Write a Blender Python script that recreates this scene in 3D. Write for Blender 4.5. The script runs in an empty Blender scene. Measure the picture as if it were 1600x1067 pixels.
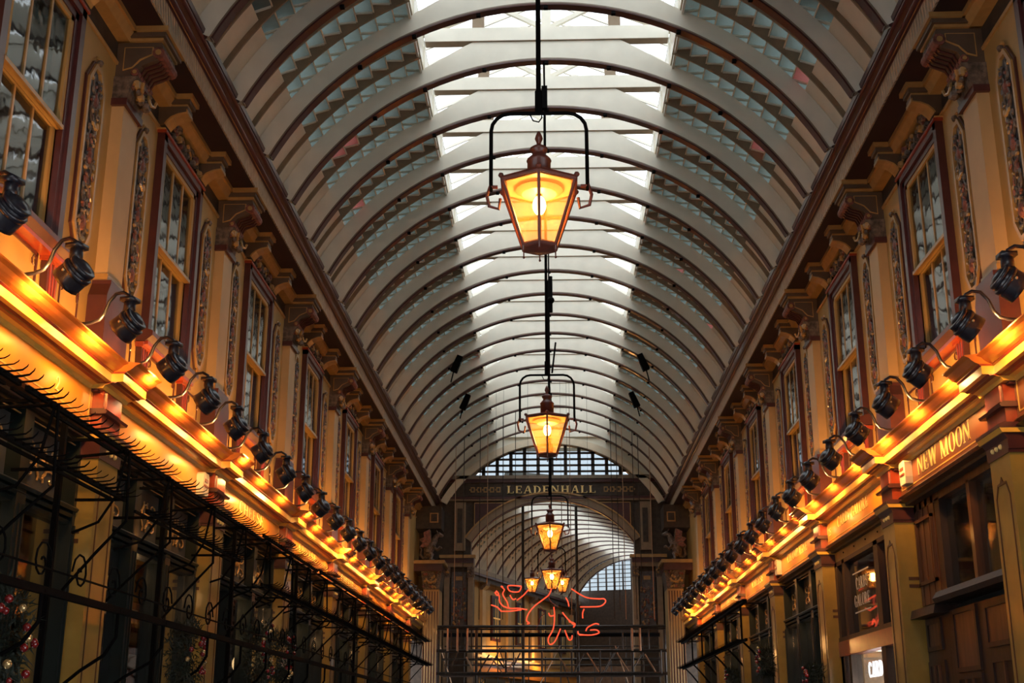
import bpy, math, random
from mathutils import Matrix, Vector
R = math.radians
random.seed(7)
sc = bpy.context.scene
H = 1.6                      # eye height; everything is authored relative to it and lifted at the end

# ---------------------------------------------------------------- camera
f_px = 1965.0
th = math.atan(605 / f_px)
ps = -math.atan(68 * math.cos(th) / f_px)
cam = bpy.data.objects.new('camera', bpy.data.cameras.new('camera'))
sc.collection.objects.link(cam)
cam.data.sensor_width = 36
cam.data.lens = f_px / 1600 * 36
cam.data.clip_end = 400
cam.location = (0.03, 0, 0)
cam.rotation_euler = (math.pi / 2 + th, 0, -ps)
sc.camera = cam

# ---------------------------------------------------------------- world, exposure
SKY = 3.2
w = bpy.data.worlds.new('overcast_sky'); sc.world = w; w.use_nodes = True
nt = w.node_tree
bg = nt.nodes['Background']
tc = nt.nodes.new('ShaderNodeTexCoord'); nz = nt.nodes.new('ShaderNodeTexNoise'); cr = nt.nodes.new('ShaderNodeValToRGB')
nz.inputs['Scale'].default_value = 2.2; nz.inputs['Detail'].default_value = 4
cr.color_ramp.elements[0].position = .3; cr.color_ramp.elements[0].color = (.80, .88, .95, 1)
cr.color_ramp.elements[1].position = .7; cr.color_ramp.elements[1].color = (.96, .98, 1, 1)
nt.links.new(tc.outputs['Generated'], nz.inputs['Vector']); nt.links.new(nz.outputs['Fac'], cr.inputs['Fac'])
nt.links.new(cr.outputs['Color'], bg.inputs['Color']); bg.inputs['Strength'].default_value = SKY
sc.view_settings.view_transform = 'Standard'; sc.view_settings.look = 'None'
sc.view_settings.exposure = 0.0; sc.view_settings.gamma = 1; sc.view_settings.use_curve_mapping = False
SPOT_W = 64.0
LAMP_W = 10.0
WARM = (1, .47, .11)

# ---------------------------------------------------------------- materials
MATS = {}
def mat(name, col, rough=.5, var=.12, scale=6, bump=0, metal=0, coat=0, spec=.5, emit=None, es=0, alpha_mix=None, stretch=None):
    m = bpy.data.materials.new(name); m.use_nodes = True
    n = m.node_tree.nodes; l = m.node_tree.links; b = n['Principled BSDF']
    b.inputs['Roughness'].default_value = rough; b.inputs['Metallic'].default_value = metal
    b.inputs['Coat Weight'].default_value = coat; b.inputs['Coat Roughness'].default_value = .12
    b.inputs['Specular IOR Level'].default_value = spec
    t = n.new('ShaderNodeTexCoord'); mp = n.new('ShaderNodeMapping'); x = n.new('ShaderNodeTexNoise')
    if stretch: mp.inputs['Scale'].default_value = stretch
    x.inputs['Scale'].default_value = scale; x.inputs['Detail'].default_value = 5
    r = n.new('ShaderNodeValToRGB')
    lo = [max(0, c * (1 - var)) for c in col]; hi = [min(1, c * (1 + var)) for c in col]
    r.color_ramp.elements[0].position = .35; r.color_ramp.elements[0].color = (*lo, 1)
    r.color_ramp.elements[1].position = .65; r.color_ramp.elements[1].color = (*hi, 1)
    l.new(t.outputs['Object'], mp.inputs['Vector']); l.new(mp.outputs['Vector'], x.inputs['Vector'])
    l.new(x.outputs['Fac'], r.inputs['Fac']); l.new(r.outputs['Color'], b.inputs['Base Color'])
    if bump:
        bp = n.new('ShaderNodeBump'); bp.inputs['Strength'].default_value = bump; bp.inputs['Distance'].default_value = .01
        l.new(x.outputs['Fac'], bp.inputs['Height']); l.new(bp.outputs['Normal'], b.inputs['Normal'])
    if emit:
        b.inputs['Emission Color'].default_value = (*emit, 1); b.inputs['Emission Strength'].default_value = es
    MATS[name] = m
    return m

def glass_mat(name, tint, refl=.12, rough=.03, trans=None, tw=0.0, wav=0):
    """thin pane: clear tinted transparency + fresnel reflection (+ optional translucent frosting)"""
    m = bpy.data.materials.new(name); m.use_nodes = True
    n = m.node_tree.nodes; l = m.node_tree.links; n.remove(n['Principled BSDF']); out = n['Material Output']
    tr = n.new('ShaderNodeBsdfTransparent'); tr.inputs['Color'].default_value = (*tint, 1)
    gl = n.new('ShaderNodeBsdfGlossy'); gl.inputs['Roughness'].default_value = rough
    lw_ = n.new('ShaderNodeLayerWeight'); lw_.inputs['Blend'].default_value = .5
    pw_ = n.new('ShaderNodeMath'); pw_.operation = 'POWER'; pw_.inputs[1].default_value = 5.0
    fr = n.new('ShaderNodeMath'); fr.operation = 'MULTIPLY_ADD'; fr.inputs[1].default_value = 1 - refl; fr.inputs[2].default_value = refl
    l.new(lw_.outputs['Facing'], pw_.inputs[0]); l.new(pw_.outputs[0], fr.inputs[0])
    mx = n.new('ShaderNodeMixShader')
    l.new(fr.outputs[0], mx.inputs[0]); l.new(tr.outputs[0], mx.inputs[1]); l.new(gl.outputs[0], mx.inputs[2])
    if wav:
        t = n.new('ShaderNodeTexCoord'); x = n.new('ShaderNodeTexNoise'); x.inputs['Scale'].default_value = 3.5
        bp = n.new('ShaderNodeBump'); bp.inputs['Strength'].default_value = wav; bp.inputs['Distance'].default_value = .02
        l.new(t.outputs['Object'], x.inputs['Vector']); l.new(x.outputs['Fac'], bp.inputs['Height']); l.new(bp.outputs['Normal'], gl.inputs['Normal'])
    last = mx
    if tw:
        tl = n.new('ShaderNodeBsdfTranslucent'); tl.inputs['Color'].default_value = (*trans, 1)
        m2 = n.new('ShaderNodeMixShader'); m2.inputs[0].default_value = tw
        l.new(mx.outputs[0], m2.inputs[1]); l.new(tl.outputs[0], m2.inputs[2]); last = m2
    l.new(last.outputs[0], out.inputs['Surface'])
    MATS[name] = m
    return m

mat('vault_cream', (.66, .565, .42), .5, .05, 5)
mat('rib_cream', (.70, .665, .57), .45, .05, 4)
mat('bar_brown', (.22, .155, .095), .5, .1, 9)
mat('strip_brown', (.20, .155, .11), .45, .1)
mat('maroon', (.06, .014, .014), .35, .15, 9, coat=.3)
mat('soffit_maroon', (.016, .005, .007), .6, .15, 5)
mat('red_brown', (.26, .035, .012), .3, .15, 12, coat=.5)
mat('wall_yellow', (.37, .215, .065), .55, .08, 3, bump=.05)
mat('pilaster_cream', (.45, .285, .13), .5, .07, 3)
mat('mould_gold', (.36, .20, .065), .35, .12, 10, coat=.3)
mat('cornice_yellow', (.78, .44, .07), .28, .08, 6, coat=.6)
mat('cornice_orange', (.60, .17, .025), .24, .12, 4, coat=.6)
mat('sign_orange', (.62, .225, .018), .38, .12, 2, coat=.35)
mat('sign_brown', (.17, .045, .01), .38, .12, 2, coat=.35)
mat('gold', (.75, .47, .12), .35, .1, 20, metal=.35)
mat('pale_gold', (.95, .70, .28), .4, .08, 20)
mat('column_yellow', (.33, .20, .04), .3, .12, 5, coat=.5, bump=.15)
mat('dark_green', (.003, .0075, .006), .4, .2, 8, coat=.2)
mat('iron_black', (.003, .0027, .0027), .75, .2, 20, spec=.06)
mat('lamp_black', (.012, .011, .018), .34, .2, 12, coat=.25)
mat('carving', (.11, .075, .055), .5, .55, 22, bump=.5)
mat('carving_red', (.16, .05, .035), .5, .5, 18, bump=.4)
mat('panel_dark', (.09, .085, .09), .6, .25, 14)
mat('console_brown', (.085, .052, .032), .5, .12, 9)
mat('frieze_dark', (.04, .026, .018), .6, .3, 10)
mat('oak', (.085, .03, .01), .4, .35, 5, bump=.2, coat=.2, stretch=(3, 3, .4))
mat('oak_dark', (.024, .010, .006), .45, .3, 5, bump=.2, stretch=(3, 3, .4))
mat('beige_board', (.42, .28, .09), .5, .12, 4)
mat('white_plastic', (.62, .55, .45), .4, .05)
mat('lamp_copper', (.13, .03, .018), .4, .2, 12, coat=.2)
mat('lamp_reflector', (.80, .55, .28), .35, .1, 8)
mat('paving', (.09, .085, .08), .6, .2, 3, bump=.3)
mat('brick_far', (.20, .13, .09), .7, .2, 6)
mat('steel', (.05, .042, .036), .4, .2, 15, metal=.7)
mat('steel_lit', (.42, .26, .16), .35, .1, 15, metal=.4)  # steel with warm lamp light put into its colour
mat('fir', (.009, .016, .007), .7, .4, 15)
mat('bauble_red', (.22, .008, .01), .15, .1, 5, coat=1)
mat('bauble_gold', (.8, .55, .25), .15, .1, 5, metal=.7)
mat('interior_wall', (.16, .10, .065), .8, .4, 2)
mat('interior_pale', (.55, .45, .36), .8, .08, 2)
mat('goods_red', (.33, .10, .06), .7, .5, 7)
mat('goods_tan', (.36, .26, .16), .7, .5, 7)
mat('room_dark', (.035, .036, .034), .8, .3, 3)
mat('window_grey', (.06, .06, .055), .8, .1, 3)
mat('louvre_teal', (.15, .205, .20), .18, .12, 5, coat=.4)
mat('louvre_rose', (.45, .13, .12), .25, .12, 5)
for nm_, tc_ in (('louvre_teal', (.50, .66, .64)), ('louvre_rose', (.9, .35, .32))):
    m = MATS[nm_]; n = m.node_tree.nodes; l = m.node_tree.links
    tl = n.new('ShaderNodeBsdfTranslucent'); tl.inputs['Color'].default_value = (*tc_, 1); mx = n.new('ShaderNodeMixShader'); mx.inputs[0].default_value = .085
    l.new(n['Principled BSDF'].outputs[0], mx.inputs[1]); l.new(tl.outputs[0], mx.inputs[2]); l.new(mx.outputs[0], n['Material Output'].inputs['Surface'])
mat('bulb', (1, .8, .5), emit=(1, .60, .22), es=70)
mat('spot_lens', (1, .8, .5), emit=(1, .66, .34), es=7)
mat('neon_red', (.6, .05, .02), emit=(1, .085, .03), es=1.25)
mat('neon_tube', (.42, .10, .06), .2)
mat('neon_white', (.9, .9, 1), emit=(.85, .9, 1), es=3.5)
mat('globe_glow', (1, .9, .7), emit=(1, .66, .30), es=2.2)
mat('shop_tube', (1, 1, 1), emit=(1, .80, .60), es=5)
glass_mat('roof_glass', (.93, .96, .97), .03)
glass_mat('window_glass', (.75, .77, .77), .05, .04, wav=.18)
glass_mat('shop_glass', (.82, .82, .80), .06, .03)
glass_mat('amber_glass', (1, .84, .58), .02, .35, (1, .45, .09), .17)
glass_mat('fan_glass', (.50, .53, .55), .04)
glass_mat('far_fan_glass', (.22, .245, .26), .04)

# rope moulding material: fine diagonal relief
m = mat('rope_gold', (.36, .27, .18), .5, .1, 10)
n = m.node_tree.nodes; l = m.node_tree.links
wv = n.new('ShaderNodeTexWave'); wv.bands_direction = 'DIAGONAL'; wv.inputs['Scale'].default_value = 9; wv.inputs['Distortion'].default_value = 1.5
t_ = n.new('ShaderNodeTexCoord'); bp = n.new('ShaderNodeBump'); bp.inputs['Strength'].default_value = .9; bp.inputs['Distance'].default_value = .012
l.new(t_.outputs['Object'], wv.inputs['Vector']); l.new(wv.outputs['Fac'], bp.inputs['Height']); l.new(bp.outputs['Normal'], n['Principled BSDF'].inputs['Normal'])

# ---------------------------------------------------------------- mesh helper
class MB:
    def __init__(s): s.v = []; s.f = []; s.m = []; s.names = []
    def mi(s, m):
        if m not in s.names: s.names.append(m)
        return s.names.index(m)
    def add(s, vs, fs, m):
        o = len(s.v); s.v += [tuple(p) for p in vs]; k = s.mi(m)
        for f in fs: s.f.append(tuple(i + o for i in f)); s.m.append(k)
    def box(s, x0, x1, y0, y1, z0, z1, m):
        s.add([(x0, y0, z0), (x1, y0, z0), (x1, y1, z0), (x0, y1, z0), (x0, y0, z1), (x1, y0, z1), (x1, y1, z1), (x0, y1, z1)],
              [(0, 3, 2, 1), (4, 5, 6, 7), (0, 1, 5, 4), (1, 2, 6, 5), (2, 3, 7, 6), (3, 0, 4, 7)], m)
    def prism(s, poly, a, b, m, axis='y'):
        """poly of (u,v): axis y -> (x,z) ; axis x -> (y,z) ; axis z -> (x,y)"""
        def P(u, v, t): return {'y': (u, t, v), 'x': (t, u, v), 'z': (u, v, t)}[axis]
        n = len(poly)
        vs = [P(u, v, a) for u, v in poly] + [P(u, v, b) for u, v in poly]
        fs = [tuple(range(n)), tuple(range(2 * n - 1, n - 1, -1))] + [(i, i + n, (i + 1) % n + n, (i + 1) % n) for i in range(n)]
        s.add(vs, fs, m)
    def strip(s, pa, pb, m):
        """quad strip between two equal-length point lists"""
        n = len(pa); s.add(list(pa) + list(pb), [(i, i + 1, i + 1 + n, i + n) for i in range(n - 1)], m)
    def tube(s, pts, r, m, seg=6, closed=False, caps=True):
        pts = [Vector(p) for p in pts]; n = len(pts); rr = r if isinstance(r, (list, tuple)) else [r] * n
        prev = None; rings = []
        for i, p in enumerate(pts):
            a = pts[i - 1] if (i or closed) else p; b = pts[(i + 1) % n] if (i < n - 1 or closed) else p
            t = (b - a).normalized() if (b - a).length > 1e-9 else Vector((0, 0, 1))
            if prev is None:
                u = t.orthogonal().normalized()
            else:
                u = prev - t * prev.dot(t)
                u = u.normalized() if u.length > 1e-6 else t.orthogonal().normalized()
            prev = u; q = t.cross(u)
            rings.append([p + (u * math.cos(2 * math.pi * k / seg) + q * math.sin(2 * math.pi * k / seg)) * rr[i] for k in range(seg)])
        vs = [v for ring in rings for v in ring]; fs = []
        for i in range(n if closed else n - 1):
            j = (i + 1) % n
            for k in range(seg):
                k2 = (k + 1) % seg; fs.append((i * seg + k, i * seg + k2, j * seg + k2, j * seg + k))
        if caps and not closed: fs += [tuple(range(seg))[::-1], tuple((n - 1) * seg + k for k in range(seg))]
        s.add(vs, fs, m)
    def lathe(s, prof, m, seg=12, c=(0, 0, 0), rot=0.0, M=None):
        vs = []; fs = []; n = len(prof)
        for r, z in prof:
            for k in range(seg):
                a = rot + 2 * math.pi * k / seg; p = Vector((r * math.cos(a), r * math.sin(a), z))
                if M: p = M @ p
                vs.append((p.x + c[0], p.y + c[1], p.z + c[2]))
        for i in range(n - 1):
            for k in range(seg):
                k2 = (k + 1) % seg; fs.append((i * seg + k, i * seg + k2, (i + 1) * seg + k2, (i + 1) * seg + k))
        fs += [tuple(range(seg))[::-1], tuple((n - 1) * seg + k for k in range(seg))]
        s.add(vs, fs, m)
    def blob(s, c, r, m, seg=6, rings=4, sq=(1, 1, 1), M=None):
        prof = [(math.sin(math.pi * i / rings) * r + 1e-4, -math.cos(math.pi * i / rings) * r) for i in range(rings + 1)]
        vs = []; fs = []
        for pr, z in prof:
            for k in range(seg):
                a = 2 * math.pi * k / seg; p = Vector((pr * math.cos(a) * sq[0], pr * math.sin(a) * sq[1], z * sq[2]))
                if M: p = M @ p
                vs.append((p.x + c[0], p.y + c[1], p.z + c[2]))
        for i in range(rings):
            for k in range(seg):
                k2 = (k + 1) % seg; fs.append((i * seg + k, i * seg + k2, (i + 1) * seg + k2, (i + 1) * seg + k))
        s.add(vs, fs, m)
    def mesh(s, name, side=1, smooth=False):
        me = bpy.data.meshes.new(name)
        if side == 1: me.from_pydata(s.v, [], s.f)
        else: me.from_pydata([(-x, y, z) for x, y, z in s.v], [], [f[::-1] for f in s.f])
        for nm in s.names: me.materials.append(MATS[nm])
        me.polygons.foreach_set('material_index', s.m)
        if smooth:
            me.polygons.foreach_set('use_smooth', [True] * len(s.f))
        me.update()
        return me

def link(name, data, parent=None, loc=(0, 0, 0), rot=(0, 0, 0), scale=(1, 1, 1)):
    o = bpy.data.objects.new(name, data); sc.collection.objects.link(o)
    o.location = loc; o.rotation_euler = rot; o.scale = scale
    if parent: o.parent = parent
    return o
def tag(o, label, cat, group=None, kind=None):
    o['label'] = label; o['category'] = cat
    if group: o['group'] = group
    if kind: o['kind'] = kind
    return o
def thing(name, label, cat, loc=(0, 0, 0), rot=(0, 0, 0), group=None):
    return tag(link(name, None, None, loc, rot), label, cat, group)
def structure(name, data=None, label=None, cat=None):
    o = link(name, data); o['kind'] = 'structure'
    o['label'] = label or name; o['category'] = cat or name.split('_')[0]
    return o
ORD = ['first', 'second', 'third', 'fourth', 'fifth', 'sixth', 'seventh', 'eighth', 'ninth', 'tenth', 'eleventh', 'twelfth',
       'thirteenth', 'fourteenth', 'fifteenth', 'sixteenth', 'seventeenth', 'eighteenth', 'nineteenth', 'twentieth',
       'twenty-first', 'twenty-second', 'twenty-third', 'twenty-fourth', 'twenty-fifth']
SIDE = {1: 'right', -1: 'left'}

# ---------------------------------------------------------------- layout
P = [-1.1, 2.4, 5.9, 9.2, 12.42, 15.85, 19.35, 22.85, 26.3, 29.75, 32.3]       # pilaster / column centres along the hall
YEND = 33.0
Y0 = -4.0
BAYS = [(P[i], P[i + 1]) for i in range(1, 9)]
VIS = 2                                                                  # first bay index (P) that shows
RIBS = [11.91 + 1.174 * i for i in range(-11, 19)]
ZC, RI = 4.2, 3.25                                                        # vault circle centre height and rib intrados radius
RS = 3.47                                                                 # skin radius
ROOF_OPEN_FROM = 10.6

# ================================================================ floor
mb = MB(); mb.box(-3.9, 3.9, Y0, YEND + 2, -1.7, -1.6, 'paving'); structure('floor', mb.mesh('floor'), 'grey stone paving of the arcade')
mb = MB(); mb.box(-14, 14, YEND + 2, 75, -1.7, -1.6, 'paving'); structure('floor_crossing', mb.mesh('floor_crossing'), 'paving of the far crossing', 'floor')
mb = MB(); mb.box(-3.9, 3.9, Y0 - .1, Y0, -1.6, 5.7, 'frieze_dark'); structure('wall_near', mb.mesh('wall_near'), 'wall behind the viewer')

# ================================================================ side walls (upper storey)
def wall_side(s):
    mb = MB()
    mb.box(3.5, 3.75, Y0, P[1], 2.4, 5.6, 'wall_yellow')
    mb.box(3.5, 3.75, P[9], YEND, 2.4, 5.6, 'wall_yellow')
    for a, b in BAYS:
        c = (a + b) / 2
        mb.box(3.5, 3.75, a, c - .5, 2.4, 5.2, 'wall_yellow'); mb.box(3.5, 3.75, c + .5, b, 2.4, 5.2, 'wall_yellow')
        mb.box(3.5, 3.75, c - .5, c + .5, 2.4, 3.3, 'wall_yellow'); mb.box(3.5, 3.75, c - .5, c + .5, 5.02, 5.2, 'wall_yellow')
        mb.box(3.5, 3.75, a, b, 5.2, 5.6, 'frieze_dark')
    # return walls above and behind shopfronts
    mb.box(3.75, 3.8, Y0, YEND, 2.4, 5.6, 'room_dark')
    root = structure('wall_' + SIDE[s], mb.mesh('wall_' + SIDE[s], s), SIDE[s] + ' upper wall in ochre paint between pilasters', 'wall')
    return root
WALL = {s: wall_side(s) for s in (1, -1)}

# --- pilaster prototypes
pil = MB()
pil.box(3.40, 3.5, -.17, .17, 3.3, 4.86, 'pilaster_cream')
pil.box(3.39, 3.5, -.185, .185, 3.3, 3.36, 'mould_gold')
pbase = MB()
pbase.prism([(-.26, 2.4), (.26, 2.4), (.26, 3.16), (.20, 3.27), (.20, 3.3), (-.20, 3.3), (-.20, 3.27), (-.26, 3.16)], 3.35, 3.5, 'maroon', 'x')
pbase.box(3.335, 3.36, -.2, .2, 2.7, 2.75, 'red_brown')
pcap = MB()
pcap.box(3.37, 3.5, -.20, .20, 4.80, 4.86, 'maroon')
pcap.prism([(3.5, 4.86), (3.385, 4.86), (3.35, 5.0), (3.30, 5.06), (3.5, 5.06)], -.19, .19, 'carving')
rnd = random.Random(3)
for k in range(22):
    pcap.blob((3.36 - rnd.random() * .05, -.17 + .34 * rnd.random(), 4.88 + .17 * rnd.random()), .028 + .02 * rnd.random(), rnd.choice(['carving', 'carving_red', 'mould_gold', 'carving']), 5, 3)
for sy in (-1, 1):
    pts = [(3.33 - .012 * t, sy * (.13 + .045 * math.cos(t * 1.1)), 4.99 + .045 * math.sin(t * 1.1)) for t in range(7)]
    pcap.tube(pts, .014, 'mould_gold', 5)
# --- big console over each pilaster
con = MB()
prof = [(3.5, 5.38), (3.14, 5.38), (3.125, 5.33), (3.13, 5.27), (3.17, 5.215), (3.23, 5.19), (3.29, 5.165), (3.32, 5.11), (3.33, 5.06), (3.5, 5.06)]
con.prism(prof, -.17, .17, 'console_brown')
con.prism([(3.44, 5.33), (3.20, 5.33), (3.20, 5.26), (3.30, 5.21), (3.36, 5.14), (3.44, 5.12)], -.18, .18, 'mould_gold')
con.prism([(3.43, 5.32), (3.21, 5.32), (3.21, 5.265), (3.305, 5.22), (3.365, 5.15), (3.43, 5.13)], -.184, .184, 'console_brown')
for cx, cz, r in ((3.155, 5.275, .05), (3.335, 5.10, .035)):
    con.tube([(cx, -.185, cz), (cx, .185, cz)], r, 'carving_red', 10)
    for sy in (-1, 1): con.tube([(cx, sy * .185, cz), (cx, sy * .195, cz)], r * .5, 'mould_gold', 8)
for i in range(5):
    y = -.12 + .06 * i; con.tube([(3.13, y, 5.33), (3.115, y, 5.27), (3.17, y, 5.20), (3.27, y, 5.165), (3.315, y, 5.08)], .010, 'maroon', 4)
# --- crown moulding block over big console
def crownblk(x0, y0, y1, mb):
    for (dx, z0, z1, m) in ((0.05, 5.375, 5.40, 'mould_gold'), (.025, 5.40, 5.44, 'console_brown'), (0, 5.44, 5.485, 'mould_gold')):
        mb.box(x0 + dx, 3.5, y0 + dx, y1 - dx, z0, z1, m)
ccrown = MB(); crownblk(3.07, -.25, .25, ccrown)
# --- small console (pair over each window)
sc_ = MB()
sc_.prism([(3.5, 5.375), (3.235, 5.375), (3.235, 5.31), (3.30, 5.30), (3.37, 5.27), (3.41, 5.23), (3.43, 5.2), (3.5, 5.2)], -.075, .075, 'console_brown')
und = [(3.232, 5.335), (3.232, 5.305), (3.30, 5.294), (3.368, 5.263), (3.407, 5.225), (3.425, 5.195)]
for i in range(len(und) - 1):
    a, b = und[i], und[i + 1]
    sc_.prism([a, b, (b[0] + .012, b[1] + .012), (a[0] + .012, a[1] + .012)], -.085, .085, 'mould_gold')
scrown = MB(); crownblk(3.19, -.115, .115, scrown)
# carved frieze lump between small consoles
fz = MB(); rnd = random.Random(9)
for k in range(46):
    y = -.5 + rnd.random() * 1.0; fz.blob((3.47 - rnd.random() * .05, y, 5.24 + rnd.random() * .12), .02 + rnd.random() * .025, rnd.choice(['carving', 'carving_red', 'mould_gold', 'carving']), 5, 3)
for sy in (-1, 1):
    fz.tube([(3.45, sy * (.05 + .05 * t), 5.30 + .045 * math.sin(t * 1.3)) for t in range(9)], .014, 'mould_gold', 5)
# --- carved narrow panel
pf = MB()
def octo(w, z0, z1, ch): return [(-w, z0 + ch), (-w * .35, z0), (w * .35, z0), (w, z0 + ch), (w, z1 - ch), (w * .35, z1), (-w * .35, z1), (-w, z1 - ch)]
def ring(mb, oa, ob, x0, x1, m):
    n = len(oa)
    for i in range(n):
        j = (i + 1) % n; mb.add([(x1, *oa[i]), (x1, *oa[j]), (x0, *oa[j]), (x0, *oa[i]), (x1, *ob[i]), (x1, *ob[j]), (x0, *ob[j]), (x0, *ob[i])],
                               [(3, 2, 6, 7), (0, 3, 7, 4), (1, 2, 3, 0)[::-1], (4, 5, 6, 7)[::-1], (1, 5, 6, 2)], m)
ring(pf, octo(.165, 3.40, 4.92, .16), octo(.135, 3.44, 4.88, .14), 3.462, 3.5, 'mould_gold')
ring(pf, octo(.185, 3.38, 4.94, .17), octo(.163, 3.402, 4.918, .16), 3.480, 3.5, 'maroon')
pf.prism(octo(.140, 3.435, 4.885, .14), 3.492, 3.499, 'panel_dark', 'x')
for sy in (-1, 1):
    pf.tube([(3.47, sy * (.03 + .03 * math.cos(t * .9)), 4.955 + .03 * math.sin(t * .9)) for t in range(6)], .010, 'mould_gold', 5)
    pf.tube([(3.47, sy * (.03 + .03 * math.cos(t * .9)), 3.375 - .03 * math.sin(t * .9)) for t in range(6)], .010, 'mould_gold', 5)
pf.blob((3.465, 0, 4.95), .03, 'carving', 6, 4)
cv = MB(); rnd = random.Random(5)
for sg in (-1, 1):
    cv.tube([(3.475, sg * .06 * math.sin(t * .75), 3.50 + t * .055) for t in range(25)], .011, 'carving', 5)
for k in range(95):
    z = 3.50 + 1.33 * k / 95; y = rnd.uniform(-.095, .095)
    Mx = Matrix.Rotation(rnd.uniform(0, 6.28), 3, 'X')
    cv.blob((3.478 - rnd.random() * .018, y, z), rnd.uniform(.020, .036), rnd.choice(['carving', 'carving', 'carving_red', 'mould_gold', 'panel_dark']), 5, 3, (.5, .55, 1.1), Mx)
for z in (3.62, 4.16, 4.62): cv.blob((3.475, 0, z), .055, 'carving_red', 7, 5, (.5, .8, 1.2))
# --- apron (dado) panel under window / between bases
ap = MB()
for z0, z1, y0, y1 in ((2.66, 3.12, -.42, .42),):
    for a in ((3.488, 3.5, y0, y1, z0, z0 + .02), (3.488, 3.5, y0, y1, z1 - .02, z1), (3.488, 3.5, y0, y0 + .02, z0, z1), (3.488, 3.5, y1 - .02, y1, z0, z1)): ap.box(*a, 'maroon')
    for sy in (-1, 1):
        for zz in (z0 + .07, z1 - .07):
            ap.tube([(3.487, sy * (.36 + .035 * math.cos(t)), zz + .035 * math.sin(t)) for t in range(6)], .006, 'maroon', 4)
brk = MB()   # fluted tapered bracket below the sill
brk.prism([(-.05, 2.5), (.05, 2.5), (.11, 3.2), (-.11, 3.2)], 3.45, 3.5, 'maroon', 'x')
for k in (-1, 0, 1): brk.tube([(3.448, k * .028, 2.55), (3.448, k * .06, 3.1)], .010, 'red_brown', 4)
brk.box(3.43, 3.5, -.13, .13, 3.10, 3.14, 'red_brown')

PROTO = {}
for nm, b in dict(pilaster=pil, base=pbase, capital=pcap, console_bracket=con, console_cap=ccrown, small_bracket=sc_, small_bracket_cap=scrown,
                  frieze_carving=fz, carved_panel=pf, carving=cv, apron_panel=ap, sill_bracket=brk).items():
    for s in (1, -1): PROTO[nm, s] = b.mesh(nm, s)

wn = 0
WIN_MESH = {}
def win_parts():
    fr = MB()
    # maroon architrave, stepped
    for (o, i_, x0) in ((.64, .56, 3.43), (.57, .50, 3.455)):
        zt = 5.15 if o > .6 else 5.09; zb = 3.26
        fr.box(x0, 3.62, -o, -i_, zb, zt, 'maroon'); fr.box(x0, 3.62, i_, o, zb, zt, 'maroon')
        fr.box(x0, 3.62, -o, o, zt - .08, zt, 'maroon')
    fr.box(3.415, 3.5, -.66, .66, 5.135, 5.16, 'red_brown'); fr.box(3.425, 3.5, -.67, .67, 5.16, 5.172, 'mould_gold')
    fr.box(3.448, 3.46, -.575, -.565, 3.3, 5.1, 'red_brown'); fr.box(3.448, 3.46, .565, .575, 3.3, 5.1, 'red_brown')
    sill = MB(); sill.prism([(3.36, 3.2), (3.36, 3.24), (3.5, 3.29), (3.62, 3.29), (3.62, 3.15), (3.42, 3.15)], -.72, .72, 'maroon')
    sill.box(3.40, 3.5, -.7, .7, 3.125, 3.155, 'red_brown')
    up = MB(); X = 3.565
    def sash(mb, z0, z1, X, nb):
        for a in ((-.5, -.45, z0, z1), (.45, .5, z0, z1), (-.5, .5, z0, z0 + .05), (-.5, .5, z1 - .05, z1)):
            mb.box(X, X + .04, a[0], a[1], a[2], a[3], 'wall_yellow')
    sash(up, 4.10, 5.02, 3.465, 2); lo = MB(); sash(lo, 3.29, 4.15, 3.51, 2)
    up.box(3.45, 3.475, -.5, .5, 4.10, 4.13, 'mould_gold')
    bars = []
    for z0, z1, X in ((4.14, 4.98, 3.479), (3.33, 4.11, 3.524)):
        b = MB(); b.box(X, X + .02, -.012, .012, z0, z1, 'mould_gold'); bars.append(b)
    panes = []
    for z0, z1, X in ((4.14, 4.98, 3.487), (3.33, 4.11, 3.532)):
        b = MB(); b.box(X, X + .004, -.148, .148, z0, z1, 'window_glass'); panes.append(b)
    back = MB(); back.box(3.735, 3.748, -.5, .5, 3.3, 5.02, 'room_dark')
    bl = MB(); bl.box(3.60, 3.61, -.5, .5, 3.3, 5.02, 'window_grey')  # sheet added behind the panes; its colour stands in for grey reflected light
    return dict(frame=fr, sill=sill, upper_sash=up, lower_sash=lo, bar_u=bars[0], bar_l=bars[1], pane_u=panes[0], pane_l=panes[1], back=back, grey_backing=bl)
WP = win_parts()
WM = {(k, s): b.mesh('window_' + k, s) for k, b in WP.items() for s in (1, -1)}

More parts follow.
